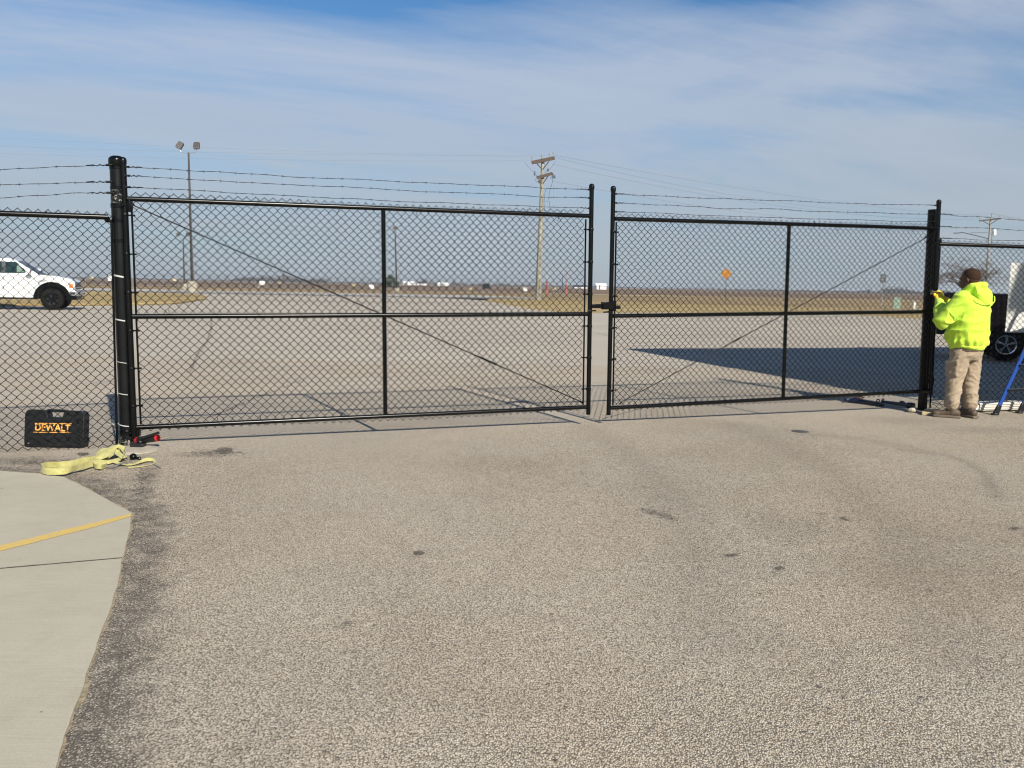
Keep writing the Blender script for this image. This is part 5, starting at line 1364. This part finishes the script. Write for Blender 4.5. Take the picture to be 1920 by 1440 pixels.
mb = MB(); mb.box((1.04, 0, .70), (.20, 1.86, .24)); mb.box((.86, .90, .70), (.42, .10, .22)); mb.box((.86, -.90, .70), (.42, .10, .22)); bp = mb.build('bumper', M['silver'], pk, bevel=.03)
for sgn in (-1, 1):
    mb = MB(); mb.box((1.13, sgn * .68, .70), (.05, .26, .11)); mb.box((.92, sgn * .952, .70), (.2, .02, .10)); mb.build('fog_lamp', M['darkboard'], bp, bevel=.01)
    mb = MB(); mb.tube([(1.15, sgn * .30, .74), (1.22, sgn * .30, .72), (1.24, sgn * .30, .80), (1.15, sgn * .3, .86)], .018, 8); mb.build('tow_hook', M['chrome'], bp)
mb = MB(); mb.box((.85, 0, .50), (.4, 1.5, .18)); mb.build('skid_plate', M['darkboard'], pk, bevel=.03)
mb = MB(); mb.box((-1.9, 0, .52), (5.6, 1.1, .16)); mb.build('chassis', M['darkboard'], pk)
mb = MB(); mb.box((0, 0, .46), (1.2, 1.5, .9)); mb.v = [v for v in mb.v]; mb.build('wheel_well', M['darkboard'], pk, bevel=.2) if False else None
for ch in list(pk.children):
    if ch.name.split('.')[0] in ('headlight', 'marker_lamp', 'grille', 'bumper', 'skid_plate'): ch.location.x -= .14
for cx in (0, -3.85):
    for sgn in (-1, 1):
        wheel(pk, (cx, sgn * .86, .45), .45, .30, M['rimblack'], 6)
    mb = MB(); mb.box((cx, 0, .82), (1.1, 1.4, .45)); mb.build('wheel_well', M['darkboard'], pk)

# ------------------------------------------------------------------ dark maroon pickup in the shade, and the white panel on the right fence
wq = G(1884, 677); tr = thing('pickup_truck', 'dark maroon pickup standing in the building shadow behind the right fence, chrome wheel', 'pickup truck', wq, radians(-20))
def arch2(cx, r): return [(cx + r * cos(a), .34 + r * sin(a)) for a in np.linspace(pi - .15, .15, 13)]
pr = [(-1.22, .62), (-1.05, .50), (-.5, .46)] + arch2(0, .43) + [(.5, .42), (3.1, .42)] + arch2(3.6, .43) + [(4.3, .5), (4.45, .7), (4.42, 1.12), (4.2, 1.22), (2.95, 1.32), (2.9, 1.40), (-1.2, 1.43), (-1.26, 1.38)]
mb = MB(); mb.prism(pr, 1.85, lambda a, b, c: Vector((a, -.02 + c, b))); mb.build('body', M['maroon'], tr, bevel=.035)
mb = MB(); mb.rings([[Vector((x0, y0, z)), Vector((x1, y0, z)), Vector((x1, 1.81 - y0, z)), Vector((x0, 1.81 - y0, z))] for z, x0, x1, y0 in ((1.36, .95, 2.95, .03), (1.80, 1.1, 2.3, .14), (1.88, 1.3, 2.1, .22))]); mb.build('cab', M['maroon'], tr, bevel=.03)
mb = MB(); mb.rings([[Vector((x0, y0, z)), Vector((x1, y0, z)), Vector((x1, y0 + .02, z)), Vector((x0, y0 + .02, z))] for z, x0, x1, y0 in ((1.44, 1.15, 2.6, .035), (1.76, 1.25, 2.25, .12))]); mb.build('window', M['glass_dark'], tr)
for dx in (.62, 1.85):
    mb = MB(); mb.box((dx, -.018, .92), (.012, .012, .8)); mb.build('panel_gap', M['darkboard'], tr, smooth=False)
mb = MB(); mb.box((-1.27, .9, .60), (.16, 1.8, .16)); mb.build('rear_bumper', M['darkboard'], tr, bevel=.03)
mb = MB(); mb.box((-1.19, .02, 1.12), (.10, .08, .34)); mb.build('tail_lamp', M['redtower'], tr, bevel=.02)
mb = MB(); mb.box((-.66, -.035, .62), (.05, .02, .20)); mb.build('mud_flap_trim', M['boardwhite'], tr)
mb = MB(); mb.box((0, .9, .62), (1.2, 1.4, .4)); mb.box((1.6, .9, .46), (4.6, 1.1, .14)); mb.build('chassis', M['darkboard'], tr)
for cx, cy in ((0, .12), (0, 1.68), (3.6, .12), (3.6, 1.68)): wheel(tr, (cx, cy, .345), .345, .24, M['chrome'], 5)
p0 = qFR.pt(0, 0); dF = (qFR.pt(qFR.L, 0) - p0).normalized()
ca = at(1878, 623, 10.0); cz1 = at(1878, 492.5, 10.62).z
def fence_x(u):   # the point of the right fence line seen at column u
    lo_s, hi_s = 0.0, qFR.L
    for _ in range(30):
        m_ = (lo_s + hi_s) / 2; q = qFR.pt(m_, 1.0, 0.05) - CC; uu = 960 + FPX * q.dot(CR) / q.dot(CF)
        if uu < u: lo_s = m_
        else: hi_s = m_
    return lo_s
sA = fence_x(1878); c0 = qFR.pt(sA, 0, .05); zb = at(1878, 623, c0.y).z; ztp = at(1878, 492.5, c0.y).z
pn = thing('sign_panel', 'white sign panel fixed to the back of the right fence at the right edge', 'sign', (c0.x, c0.y, 0), atan2(dF.y, dF.x))
mb = MB(); mb.box((.55, .015, (zb + ztp) / 2), (1.1, .006, ztp - zb)); mb.build('panel', M['whitemetal'], pn, smooth=False)
for zz, xx in ((ztp - .04, .26), (zb + .0, .245), (ztp - .04, .95), (zb + .0, .95)):
    mb = MB(); mb.box((xx, -.045, zz), (.075, .008, .075), Matrix.Rotation(radians(50), 3, 'Y')); cl_ = mb.build('clip', M['blackplastic2'], pn, smooth=False)
    mb = MB(); mb.tube([(xx, -.05, zz), (xx, .02, zz)], .008, 8); mb.build('bolt', M['galv'], cl_)

# ------------------------------------------------------------------ light poles
def light_pole(label, u, vbase, Yd, utop, vtop, r, head, base_h, group='parking lot light poles', heads=2):
    b0 = at(u, vbase, Yd); b0.z = 0 if Yd < 120 else -.1; root = thing('light_pole', label, 'light pole', b0, 0, group)
    top = at(utop, vtop, Yd) - b0
    bw_ = max(.25, r * 3.2)
    mb = MB(); mb.lathe([(bw_, -.1), (bw_, base_h), (bw_ * .92, base_h + .03), (.01, base_h + .03)], (0, 0, 0), 20); mb.build('concrete_base', M['soilconc'], root)
    mb = MB(); mb.tube([(0, 0, base_h), top], [r, r * .55], 12); mb.box((0, 0, base_h + .06), (r * 2.8, r * 2.8, .08)); mb.build('pole', M['polebrown'], root)
    s = head
    for sx in ((-1, 1) if heads == 2 else (-1, 1)):
        k = 1.0 if heads == 2 else .35
        mb = MB(); arm = [top + Vector((0, 0, -.05)), top + Vector((sx * s * .6 * k, 0, -.02)), top + Vector((sx * s * 1.05 * k, 0, .1 * s)), top + Vector((sx * s * 1.1 * k, 0, .45 * s))]; mb.tube(arm, .05 * s / 1.0, 8); mb.build('arm', M['galv'], root)
        rt = Matrix.Rotation(radians(24 if sx < 0 else -4), 3, 'Y') @ Matrix.Rotation(radians(-28), 3, 'X')
        c_ = top + Vector((sx * s * 1.12 * k, 0, .95 * s)); mb = MB(); mb.box(c_, (.80 * s, .5 * s, .85 * s), rt, taper=.9); hd_ = mb.build('lamp_head', M['lampbrown'], root, bevel=.04 * s)
        mb = MB(); mb.box(c_ + rt @ Vector((0, -.02 * s, -.47 * s)), (.74 * s, .42 * s, .06 * s), rt); mb.build('lens', M['silver'], hd_)
    return root
light_pole('tall brown light pole with two square lamp heads, rising above the left leaf', 361, 546, 92, 353.5, 286, .165, .80, 1.15)
light_pole('short far light pole with two lamp heads, just left of the tall one', 346, 541, 125, 343.5, 447, .12, .62, .8)
light_pole('far light pole seen right of the left leaf centre upright', 744, 546.5, 140, 741, 433, .14, .5, .6, heads=1)

# ------------------------------------------------------------------ utility poles and lines
def upole(name_label, ub, vb, Y, ut, vt, r0, r1):
    b0 = at(ub, vb, Y); b0.z = -.1; top = at(ut, vt, Y) - b0
    root = thing('utility_pole', name_label, 'utility pole', b0, 0, 'utility poles'); mb = MB()
    n = 10; mb.tube([Vector((0, 0, 0)).lerp(top, i / n) for i in range(n + 1)], [r0 + (r1 - r0) * i / n for i in range(n + 1)], 14); mb.build('pole', M['woodpole'], root)
    return root, b0, top
up1, b0, top = upole('tall pale wooden utility pole with two crossarms behind the gate', 1009, 561, 88, 1018, 297, .31, .17)
def P1(u, v, dy=0.0): return at(u, v, 88 + dy) - b0
def arm(parent, pa, pb, w, h): mb = MB(); ax = pb - pa; rot = ax.to_track_quat('X', 'Z').to_matrix(); mb.box((pa + pb) / 2, (ax.length, w, h), rot); return mb.build('crossarm', M['crossarm'], parent, smooth=False)
arm(up1, P1(996.5, 305, -.35), P1(1040, 296, -.35), .14, .34); arm(up1, P1(1003, 304.5, .3), P1(1040, 296.5, .3), .14, .30)
arm(up1, P1(1006, 333.5, -.3), P1(1036, 325, -.3), .14, .30)
def brace(parent, pa, pb): mb = MB(); mb.tube([pa, pb], .055, 6); return mb.build('brace', M['crossarm'], parent)
brace(up1, P1(1007, 307, -.3), P1(1016, 317, -.2)); brace(up1, P1(1029, 303, -.3), P1(1018, 317, -.2)); brace(up1, P1(1028, 330, -.3), P1(1018, 344, -.2))
for u, v in ((997.5, 302), (1016, 297), (1031, 294), (1038, 292)):
    mb = MB(); a = P1(u, v); mb.tube([a, a + Vector((0, 0, .18)), a + Vector((0, 0, .20)), a + Vector((0, 0, .38)), a + Vector((0, 0, .42))], [.03, .03, .085, .10, .04], 8); mb.build('insulator', M['porcelain'], up1)
for u, v, s in ((1002.5, 325, 1), (1037, 329, 1), (1040, 331, .8), (1028, 318, .7)):
    mb = MB(); a = P1(u, v, -.4); mb.tube([a + Vector((0, 0, -.25 * s)), a, a + Vector((0, 0, .25 * s))], [.05, .12, .05], 8); mb.tube([a, a + Vector((.3 * (1 if u < 1018 else -1), .1, -.3))], .03, 6); mb.build('cutout', M['bluegrey'], up1)
for path in (((1037, 336), (1034, 348), (1030, 358), (1029, 372), (1029, 376)), ((1024, 355), (1021, 364), (1020, 380), (1021, 395), (1022, 402)), ((1030, 378), (1031, 386), (1031, 396), (1029, 402)), ((1021, 377), (1030, 377.5)), ((1019, 356), (1028, 354)), ((1003, 335), (1005, 340), (1009, 341), (1012, 338)), ((1011, 338), (1013, 342), (1016, 342)), ((984, 304), (990, 312), (1000, 323)), ((1043, 301), (1038, 308), (1030, 318))):
    mb = MB(); mb.tube([P1(u, v, -.4) for u, v in path], .028 if len(path) > 3 else .018, 5); mb.build('jumper_wire', M['bluegrey'], up1)
mb = MB(); mb.box(P1(1012.5, 340, -.3), (.35, .3, .35)); mb.build('junction', M['crossarm'], up1)
Y2 = 139
up2, b2, top2 = upole('far utility pole with one crossarm, transformer and lamp arm, above the worker', 1846.5, 568, Y2, 1857.5, 408, .21, .13)
def P2(u, v, dy=0.0): return at(u, v, Y2 + dy) - b2
arm(up2, P2(1836, 414, -.3), P2(1876.5, 410, -.3), .12, .22); brace(up2, P2(1843, 414.5, -.3), P2(1856, 421.5, -.2)); brace(up2, P2(1870, 412, -.3), P2(1857, 420.5, -.2))
mb = MB(); mb.tube([P2(1857.5, 410), P2(1859.5, 400.5)], [.05, .03], 6); mb.build('top_pin', M['crossarm'], up2)
for u, v in ((1837.5, 411.5), (1875, 407.5)):
    mb = MB(); a = P2(u, v); mb.tube([a, a + Vector((0, 0, .2)), a + Vector((0, 0, .4))], [.05, .10, .05], 8); mb.build('insulator', M['porcelain'], up2)
mb = MB(); mb.tube([P2(1864.5, 441, -.3), P2(1864.5, 432, -.3)], .27, 16); mb.tube([P2(1864.5, 432, -.3), P2(1864.5, 430.5, -.3)], [.29, .2], 16); tf_ = mb.build('transformer', M['boardwhite'], up2)
mb = MB(); mb.tube([P2(1857, 432), P2(1865, 428, -.2)], .06, 6); mb.tube([P2(1860, 434), P2(1859.5, 458)], .05, 6); mb.build('bracket', M['bluegrey'], up2)
mb = MB(); mb.tube([P2(1853, 447.5, -.2), P2(1821, 439.5, -.2), P2(1803, 435.5, -.2), P2(1797, 437, -.2)], .07, 6); la = mb.build('lamp_arm', M['signback'], up2)
mb = MB(); mb.box(P2(1792.5, 437, -.2), (.75, .3, .14)); mb.build('lamp_head', M['signback'], la, bevel=.03)
mb = MB(); mb.tube([P2(1821, 439.5, -.2), P2(1821, 435.5), P2(1852, 436)], .03, 5); mb.build('stay', M['signback'], up2)
nl = [0]
def wire_line(pa, pb, sag, label, r=.022):
    pa = Vector(pa); pb = Vector(pb); mid = (pa + pb) / 2; mb = MB(); n = 28
    mb.tube([pa.lerp(pb, i / n) - mid - Vector((0, 0, sag * 4 * (i / n) * (1 - i / n))) for i in range(n + 1)], r, 5)
    o = mb.build('power_line', M['thinwire']); o.location = mid; nl[0] += 1
    return tag(o, label, 'power line', 'power lines strung between the utility poles')
wl1 = [((1038, 290.5), (1877, 407.5), 1.0, 'highest power line from the tall utility pole to the far right pole'), ((1031, 293), (1859.5, 400.5), 2.1, 'middle power line from the tall utility pole to the far right pole'), ((1036, 308), (1838, 411), 1.6, 'lowest of the three power lines running right from the tall pole crossarm'), ((1036, 340), (1858, 428), 1.4, 'thin service line running right from below the second crossarm')]
M['thinwire'] = simple('aluminium_conductor', (0.16, 0.17, 0.18), 0.5)
for (u, v), (u2, v2), sg, lb in wl1: wire_line(at(u, v, 88), at(u2, v2, Y2), sg, lb, .014)
for (u, v), (u2, v2), lb in (((1016, 294), (-260, 243), 'highest power line running left from the tall utility pole'), ((1031, 291), (-260, 264), 'middle power line running left from the tall utility pole'), ((998, 301), (-260, 278), 'lowest power line running left from the tall utility pole top')):
    wire_line(at(u, v, 88), at(u2, v2, 78), .4, lb, .006)
for (u, v), (u2, v2), lb in (((1877, 407), (2300, 445), 'power line leaving the far right pole crossarm toward the right edge'), ((1859, 400), (2300, 455), 'power line leaving the far right pole top toward the right edge')):
    wire_line(at(u, v, Y2), at(u2, v2, 150), .8, lb, .03)

# ------------------------------------------------------------------ signs and small far things
c = at(1360, 565, 100); c.z = -.06; sg = thing('warning_sign', 'orange diamond road sign on a thin post beyond the right gate leaf', 'road sign', c)
s0 = at(1362, 513.5, 100) - c; hd_ = .66
mb = MB(); mb.tube([(0, 0, 0), s0 + Vector((0, .04, -.3))], .035, 6); mb.build('post', M['signback'], sg)
mb = MB(); mb.prism([(0, -hd_), (hd_, 0), (0, hd_), (-hd_, 0)], .02, lambda a, b, cc: s0 + Vector((a, cc, b))); mb.build('sign_plate', M['orange'], sg, smooth=False)
mb = MB()
for k in range(4):
    a0 = [(0, -hd_), (hd_, 0), (0, hd_), (-hd_, 0)][k]; a1 = [(hd_, 0), (0, hd_), (-hd_, 0), (0, -hd_)][k]
    mb.tube([s0 + Vector((a0[0] * .92, -.004, a0[1] * .92)), s0 + Vector((a1[0] * .92, -.004, a1[1] * .92))], .010, 4)
mb.tube([s0 + Vector((x_, -.01, z_)) for x_, z_ in ((-.05, -.26), (-.05, -.02), (.0, .08), (.10, .10), (.16, .02), (.12, -.08), (.04, -.10))], .026, 6)
mb.build('sign_symbol', M['signblack'], sg)
c = at(1654, 569, 92); c.z = -.06; sg = thing('road_sign', 'small grey rectangular sign on a pale post near the far field edge', 'road sign', c)
s0 = at(1655.5, 522, 92) - c; mb = MB(); mb.tube([(0, 0, 0), s0 + Vector((0, 0, .4))], .045, 6); mb.build('post', M['galv'], sg)
mb = MB(); mb.box(s0 + Vector((0, -.05, 0)), (.60, .03, .90)); mb.build('sign_plate', M['signback'], sg, smooth=False)
mb = MB()
for z_, w2 in ((.26, .4), (.08, .34), (-.12, .4), (-.28, .3)): mb.box(s0 + Vector((.0, -.07, z_)), (w2, .006, .07))
mb.build('sign_marks', M['porcelain'], sg, smooth=False)
c = at(1681, 578, 75); c.z = -.06; ob = thing('utility_cabinet', 'pale green utility cabinet in the grass beyond the right leaf', 'utility cabinet', c, radians(-25))
mb = MB(); mb.box((0, 0, .50), (.62, .55, 1.0), taper=.9); mb.build('housing', M['green'], ob, bevel=.03)
mb = MB(); mb.box((0, 0, 1.02), (.62, .56, .06)); mb.build('lid', M['green'], ob, bevel=.01)
mb = MB(); mb.box((-.325, 0, .5), (.02, .46, .8)); mb.build('dark_side_panel', M['darkboard'], ob)  # dark sheet covering most of the cabinet's left side
c = at(1714, 577, 78); c.z = -.06; ob = thing('marker_post', 'short white marker post right of the green cabinet', 'marker post', c)
mb = MB(); mb.box((0, 0, .32), (.17, .12, .66)); mb.build('post', M['boardwhite'], ob, bevel=.02); mb = MB(); mb.box((.17, 0, .14), (.12, .12, .3)); mb.build('stub', M['green'], ob)
c = at(917, 551, 140); c.z = -.1; ob = thing('solar_sign', 'dark rectangular panel on a short leaning post left of the utility pole', 'panel', c)
s0 = at(911.5, 536.5, 140) - c; mb = MB(); mb.tube([(0, 0, 0), s0 + Vector((0, .1, -.3))], .05, 6); mb.build('post', M['galv'], ob)
mb = MB(); mb.box(s0, (1.22, .06, .86), Matrix.Rotation(radians(-4), 3, 'Y')); mb.build('panel', M['darkboard'], ob, smooth=False)
def board(u, v, w, h, Y, mat, label, cat='marker board', grp='boards standing along the airfield edge', legs=True):
    c = at(u, v, Y); gz = -.12; k = Y / FPX; root = thing('marker_board', label, cat, (c.x, c.y, gz), 0, grp)
    mb = MB(); mb.box((0, 0, c.z - gz), (w * k, .08, h * k)); mb.build('board', mat, root, smooth=False)
    mb = MB()
    for sx in (-.35, .35): mb.tube([(sx * w * k, .02, 0), (sx * w * k, .02, c.z - gz)], .05, 5)
    mb.build('legs', M['signback'], root) if False else None
    for sx in (-.35, .35):
        mb = MB(); mb.tube([(sx * w * k, .06, 0), (sx * w * k, .06, c.z - gz)], .05, 5); mb.build('leg', M['signback'], root)
for a_ in ((491.5, 531, 10, 7.5, 168, M['boardwhite'], 'leftmost large white board in the field left of the centre upright'), (696.5, 537.5, 9, 7, 168, M['boardwhite'], 'white board just left of the left leaf centre upright'),
           (985, 542.5, 7, 6.5, 168, M['boardwhite'], 'white board between the dark panel and the tall utility pole'), (206, 522.5, 7, 8, 166, M['boardwhite'], 'white board partly hidden by the thick left post'),
           (172, 521, 6, 4, 190, M['boardyellow'], 'small pale yellow board in front of the pickup'), (328, 524.5, 7, 4, 190, M['boardyellow'], 'small pale yellow board left of the tall light pole'),
           (524, 530.5, 5, 3.5, 190, M['boardyellow'], 'small pale yellow board right of the leftmost large white board'), (663.5, 535, 6, 4, 190, M['boardyellow'], 'small yellow board left of the centre upright, lower than the treeline'),
           (881, 541.5, 6, 4.5, 185, M['boardyellow'], 'pale yellow board left of the dark panel'), (1039, 541.5, 6, 4, 185, M['boardyellow'], 'pale yellow board between the red masts'),
           (461.5, 537.5, 2.5, 2, 168, M['boardwhite'], 'tiny white marker low in the field left of the large white board'), (485, 538.5, 2.5, 2, 168, M['boardwhite'], 'tiny white marker just below the leftmost large white board'),
           (608, 544, 3, 2, 150, M['boardwhite'], 'tiny white marker near the service road before the centre upright')):
    board(*a_)
# masts
def mast(u, vb, vt, w0, w1, Y, mat, matt, split, label, cat='mast', grp='slim masts by the airfield'):
    b = at(u, vb, Y); b.z = -.1; t = at(u, vt, Y) - b; k = Y / FPX; root = thing('mast', label, cat, b, 0, grp); m_ = Vector((0, 0, 0)).lerp(t, split)
    for nm, p0, p1, w, mt in (('lower_section', Vector((0, 0, 0)), m_, w0, mat), ('upper_section', m_, t, w1, matt)):
        mb = MB(); ww = w * k / 2; n = 7
        if nm == 'upper_section': mb.tube([p0, p1], [ww, ww * .4], 6)
        else:
            L3 = [Vector((ww * cos(a), ww * sin(a), 0)) for a in (0.3, 2.4, 4.5)]
            for q in L3: mb.tube([p0 + q, p1 + q * .7], ww * .35, 5)
            for i in range(n * 2):
                mb.tube([p0.lerp(p1, i / (2 * n)) + L3[i % 3] * (1 - .15 * i / n), p0.lerp(p1, (i + 1) / (2 * n)) + L3[(i + 1) % 3] * (1 - .15 * i / n)], ww * .25, 4)
        mb.build(nm, mt, root)
mast(1025.5, 552, 499, 3.6, 1.0, 172, M['redtower'], M['boardwhite'], .45, 'red mast just right of the tall utility pole')
mast(1061.5, 551, 503, 3.2, 1.2, 174, M['redtower'], M['redtower'], .38, 'red mast left of the latch post of the left leaf')
mast(1054.5, 553, 513, 2.2, 1.6, 176, M['bluegrey'], M['bluegrey'], .5, 'blue grey mast between the two red masts')
mast(681, 548, 502, .8, .5, 172, M['bluegrey'], M['bluegrey'], .5, 'thin dark mast left of the centre upright of the left leaf')
mast(186, 530, 510, .5, .4, 150, M['bluegrey'], M['bluegrey'], .5, 'short thin mast beyond the front bumper of the pickup')

# far perimeter fence: every post a part, three rails of wire
pf = thing('perimeter_fence', 'far grey chain link fence along the airfield behind the lot', 'fence', (-30, 172, -.1))
for i in range(64):
    X_ = -98 + i * 3.05; yy = 168 + .05 * X_ + 4
    if X_ > 11: break
    mb = MB(); hgt_ = 2.05 if i % 4 else 2.35; mb.tube([(X_ + 30, yy - 172, 0), (X_ + 30, yy - 172, hgt_)], .055, 5); mb.build('fence_post', M['galv'], pf)
for z_ in (.15, 1.05, 1.95, 2.2):
    mb = MB(); mb.tube([(-68, 167.1 - 172, z_), (-30, 169 + 1.6 - 172, z_), (40, 172.5 - 172, z_)], .022, 4); mb.build('rail_wire', M['galv'], pf)

# far buildings
def shed(u0, u1, vt, vb, Y, label, mat, roofm):
    a = at(u0, vb, Y); b = at(u1, vb, Y); h_ = at(u0, vt, Y).z - a.z; c = (a + b) / 2; root = thing('farm_building', label, 'building', (c.x, c.y, -.34), 0, 'low white buildings on the horizon'); L_ = b.x - a.x
    base = max(a.z, -.3) + .34; mb = MB(); mb.box((0, 0, (base + h_) / 2), (L_, 14, base + h_)); mb.build('wall', mat, root, smooth=False)
    mb = MB(); mb.prism([(-7.5, 0), (7.5, 0), (0, 2.0)], L_ + 1, lambda p, q, r: Vector((-L_ / 2 - .5 + r, p, base + h_ + q + .01))); mb.build('roof', roofm, root, smooth=False)
    mb = MB(); mb.box((-L_ * .2, -7.03, 1.6), (L_ * .12, .1, 3)); mb.build('door', M['signback'], root, smooth=False)
shed(757, 778, 531.5, 535, 900, 'long white building on the horizon right of the evergreen', M['boardwhite'], M['boardwhite'])
shed(784, 801, 532, 535.5, 940, 'second white building on the horizon, under the bare tree', M['boardwhite'], M['signback'])
shed(822, 842, 535, 537.5, 900, 'low pale building on the horizon right of the bare tree', M['boardwhite'], M['boardwhite'])
shed(1117, 1135, 536, 541.5, 620, 'bright white building seen through the gap between the two leaves', M['boardwhite'], M['boardwhite'])
shed(1076, 1100, 540, 542.5, 850, 'low white building just left of the gap between the leaves', M['boardwhite'], M['signback'])

# trees
def leafcloud(mb, c, r, n, s, squash=(1, 1, 1)):
    for _ in range(n):
        d = Vector((random.gauss(0, 1), random.gauss(0, 1), random.gauss(0, 1))).normalized() * (random.random() ** .45)
        p = Vector(c) + Vector((d.x * r * squash[0], d.y * r * squash[1], d.z * r * squash[2]))
        a = Vector((random.gauss(0, 1), random.gauss(0, 1), random.gauss(0, 1))).normalized() * s * random.uniform(.5, 1.2); b = a.orthogonal().normalized() * s * random.uniform(.3, .8)
        mb.add([p - a, p + b, p + a, p - b], [(0, 1, 2, 3)])
def bare_tree(label, u, vbase, vtop, Y, spread, seed, depth=6, r0=.16, grp=None, wide=1.0):
    RM = Y / FPX * .10; rnd = random.Random(seed); c = at(u, vbase, Y); c.z = max(-.34, min(c.z, 0)); H = at(u, vtop, Y).z - c.z; root = thing('bare_tree', label, 'tree', c, 0, grp)
    mb = MB(); tips = MB()
    def br_(p, d, L, r, k):
        q = p + d * L; mid_ = p.lerp(q, .5) + Vector((rnd.uniform(-1, 1), rnd.uniform(-1, 1), rnd.uniform(-.3, .6))) * L * .07
        (mb if k > depth - 2 else tips).tube([p, mid_, q], [max(r, RM), max(r * .8, RM), max(r * .62, RM)], 5 if k > depth - 3 else 3, caps=False)
        if k == 0: return
        for _ in range(3 if k > 1 else 2):
            nd = (d + Vector((rnd.gauss(0, 1), rnd.gauss(0, 1), rnd.gauss(.05, .5))) * spread).normalized(); br_(p.lerp(q, rnd.uniform(.55, 1)), nd, L * rnd.uniform(.62, .82), r * .58, k - 1)
    br_(Vector((0, 0, 0)), Vector((0, 0, 1)), H * .24, r0, depth)
    zz = max(v.z for v in tips.v); k_ = H / zz
    for m_ in (mb, tips): m_.v = [Vector((v[0] * k_ * wide, v[1] * k_ * wide, v[2] * k_)) for v in m_.v]
    mb.build('trunk', M['barkgrey'], root); tips.build('crown', M['barkgrey'], root, smooth=False)
bare_tree('large bare twiggy tree behind the worker and the far utility pole', 1812, 566, 480, 120, .85, 3, 7, .14, 'bare trees', 1.9)
bare_tree('small bare tree on the horizon right of the evergreen', 793, 536, 521, 420, .6, 5, 5, .14, 'bare trees')
bare_tree('low bare tree on the horizon left of the dark panel', 851, 538, 526, 460, .7, 8, 5, .12, 'bare trees')
bare_tree('small bare tree on the horizon behind the left treeline, left of centre', 529, 528, 514, 460, .6, 9, 5, .12, 'bare trees')
bare_tree('lone low tree on the right horizon left of the grey sign', 1627, 551, 541, 620, .7, 12, 5, .2, 'bare trees')
c = at(733, 536, 330); c.z = -.3; ev = thing('evergreen_tree', 'round dark evergreen tree just right of the centre upright', 'tree', c)
kk = 330 / FPX
mb = MB(); mb.tube([(0, 0, 0), (0, 0, 2.2)], .3, 8); mb.build('trunk', M['barkgrey'], ev)
mb = MB()
for dx, dz, r_ in ((-.9, 2.2, 2.0), (1.0, 2.0, 1.9), (0, 3.4, 1.8), (-1.6, 1.4, 1.2), (1.9, 1.2, 1.2), (.5, 1.2, 1.6)): leafcloud(mb, (dx, 0, dz), r_ * 1.15, 420, .30, (1, 1, .85))
mb.build('crown', M['evergreen'], ev, smooth=False)
mb = MB(); 
for u0, u1, Yt, hmax, dens in ((-400, 470, 1900, 3.4, 1.0), (440, 610, 1300, 11.0, 3.2), (600, 720, 1700, 4.5, 1.2), (740, 960, 1500, 5.5, 1.3), (900, 1140, 2000, 7, 2.0), (1140, 1560, 2400, 6.5, 1.6), (1380, 1540, 1700, 6, 1.4), (1560, 1700, 1400, 5.5, 1.6), (1655, 1780, 1150, 8.5, 2.6), (1700, 2300, 1500, 8, 2.2)):
    u = u0
    while u < u1:
        c = at(u, 545, Yt * random.uniform(.92, 1.08)); env = .45 + .55 * abs(mnoise.noise(Vector((u * .025, Yt * .01, 0)))) * 2
        hh = hmax * min(1.3, env) * random.uniform(.6, 1.15)
        leafcloud(mb, (c.x, c.y, hh * .45 - .3), 1.0, int(14 * dens), 1.3, (hh * .9 + 1.5, 3, hh * .55)); u += 1.9
tag(mb.build('far_treeline', M['farwood'], smooth=False), 'low grey brown line of bare trees along the horizon', kind='stuff')

# ------------------------------------------------------------------ thin air haze
m_h = bpy.data.materials.new('thin_haze'); m_h.use_nodes = True; kh = NT(m_h.node_tree); kh.n.clear()
oo = kh.node('ShaderNodeOutputMaterial'); vv = kh.node('ShaderNodeVolumePrincipled')
vv.inputs['Color'].default_value = (0.86, 0.93, 1.0, 1); vv.inputs['Density'].default_value = HAZE; vv.inputs['Anisotropy'].default_value = 0.2
kh.l.new(vv.outputs[0], oo.inputs['Volume'])
mb = MB(); mb.box((0, 4350, 10.25), (10200, 9500, 23.5)); hz_o = mb.build('haze', m_h, smooth=False); tag(hz_o, 'thin haze over the far fields', kind='stuff')
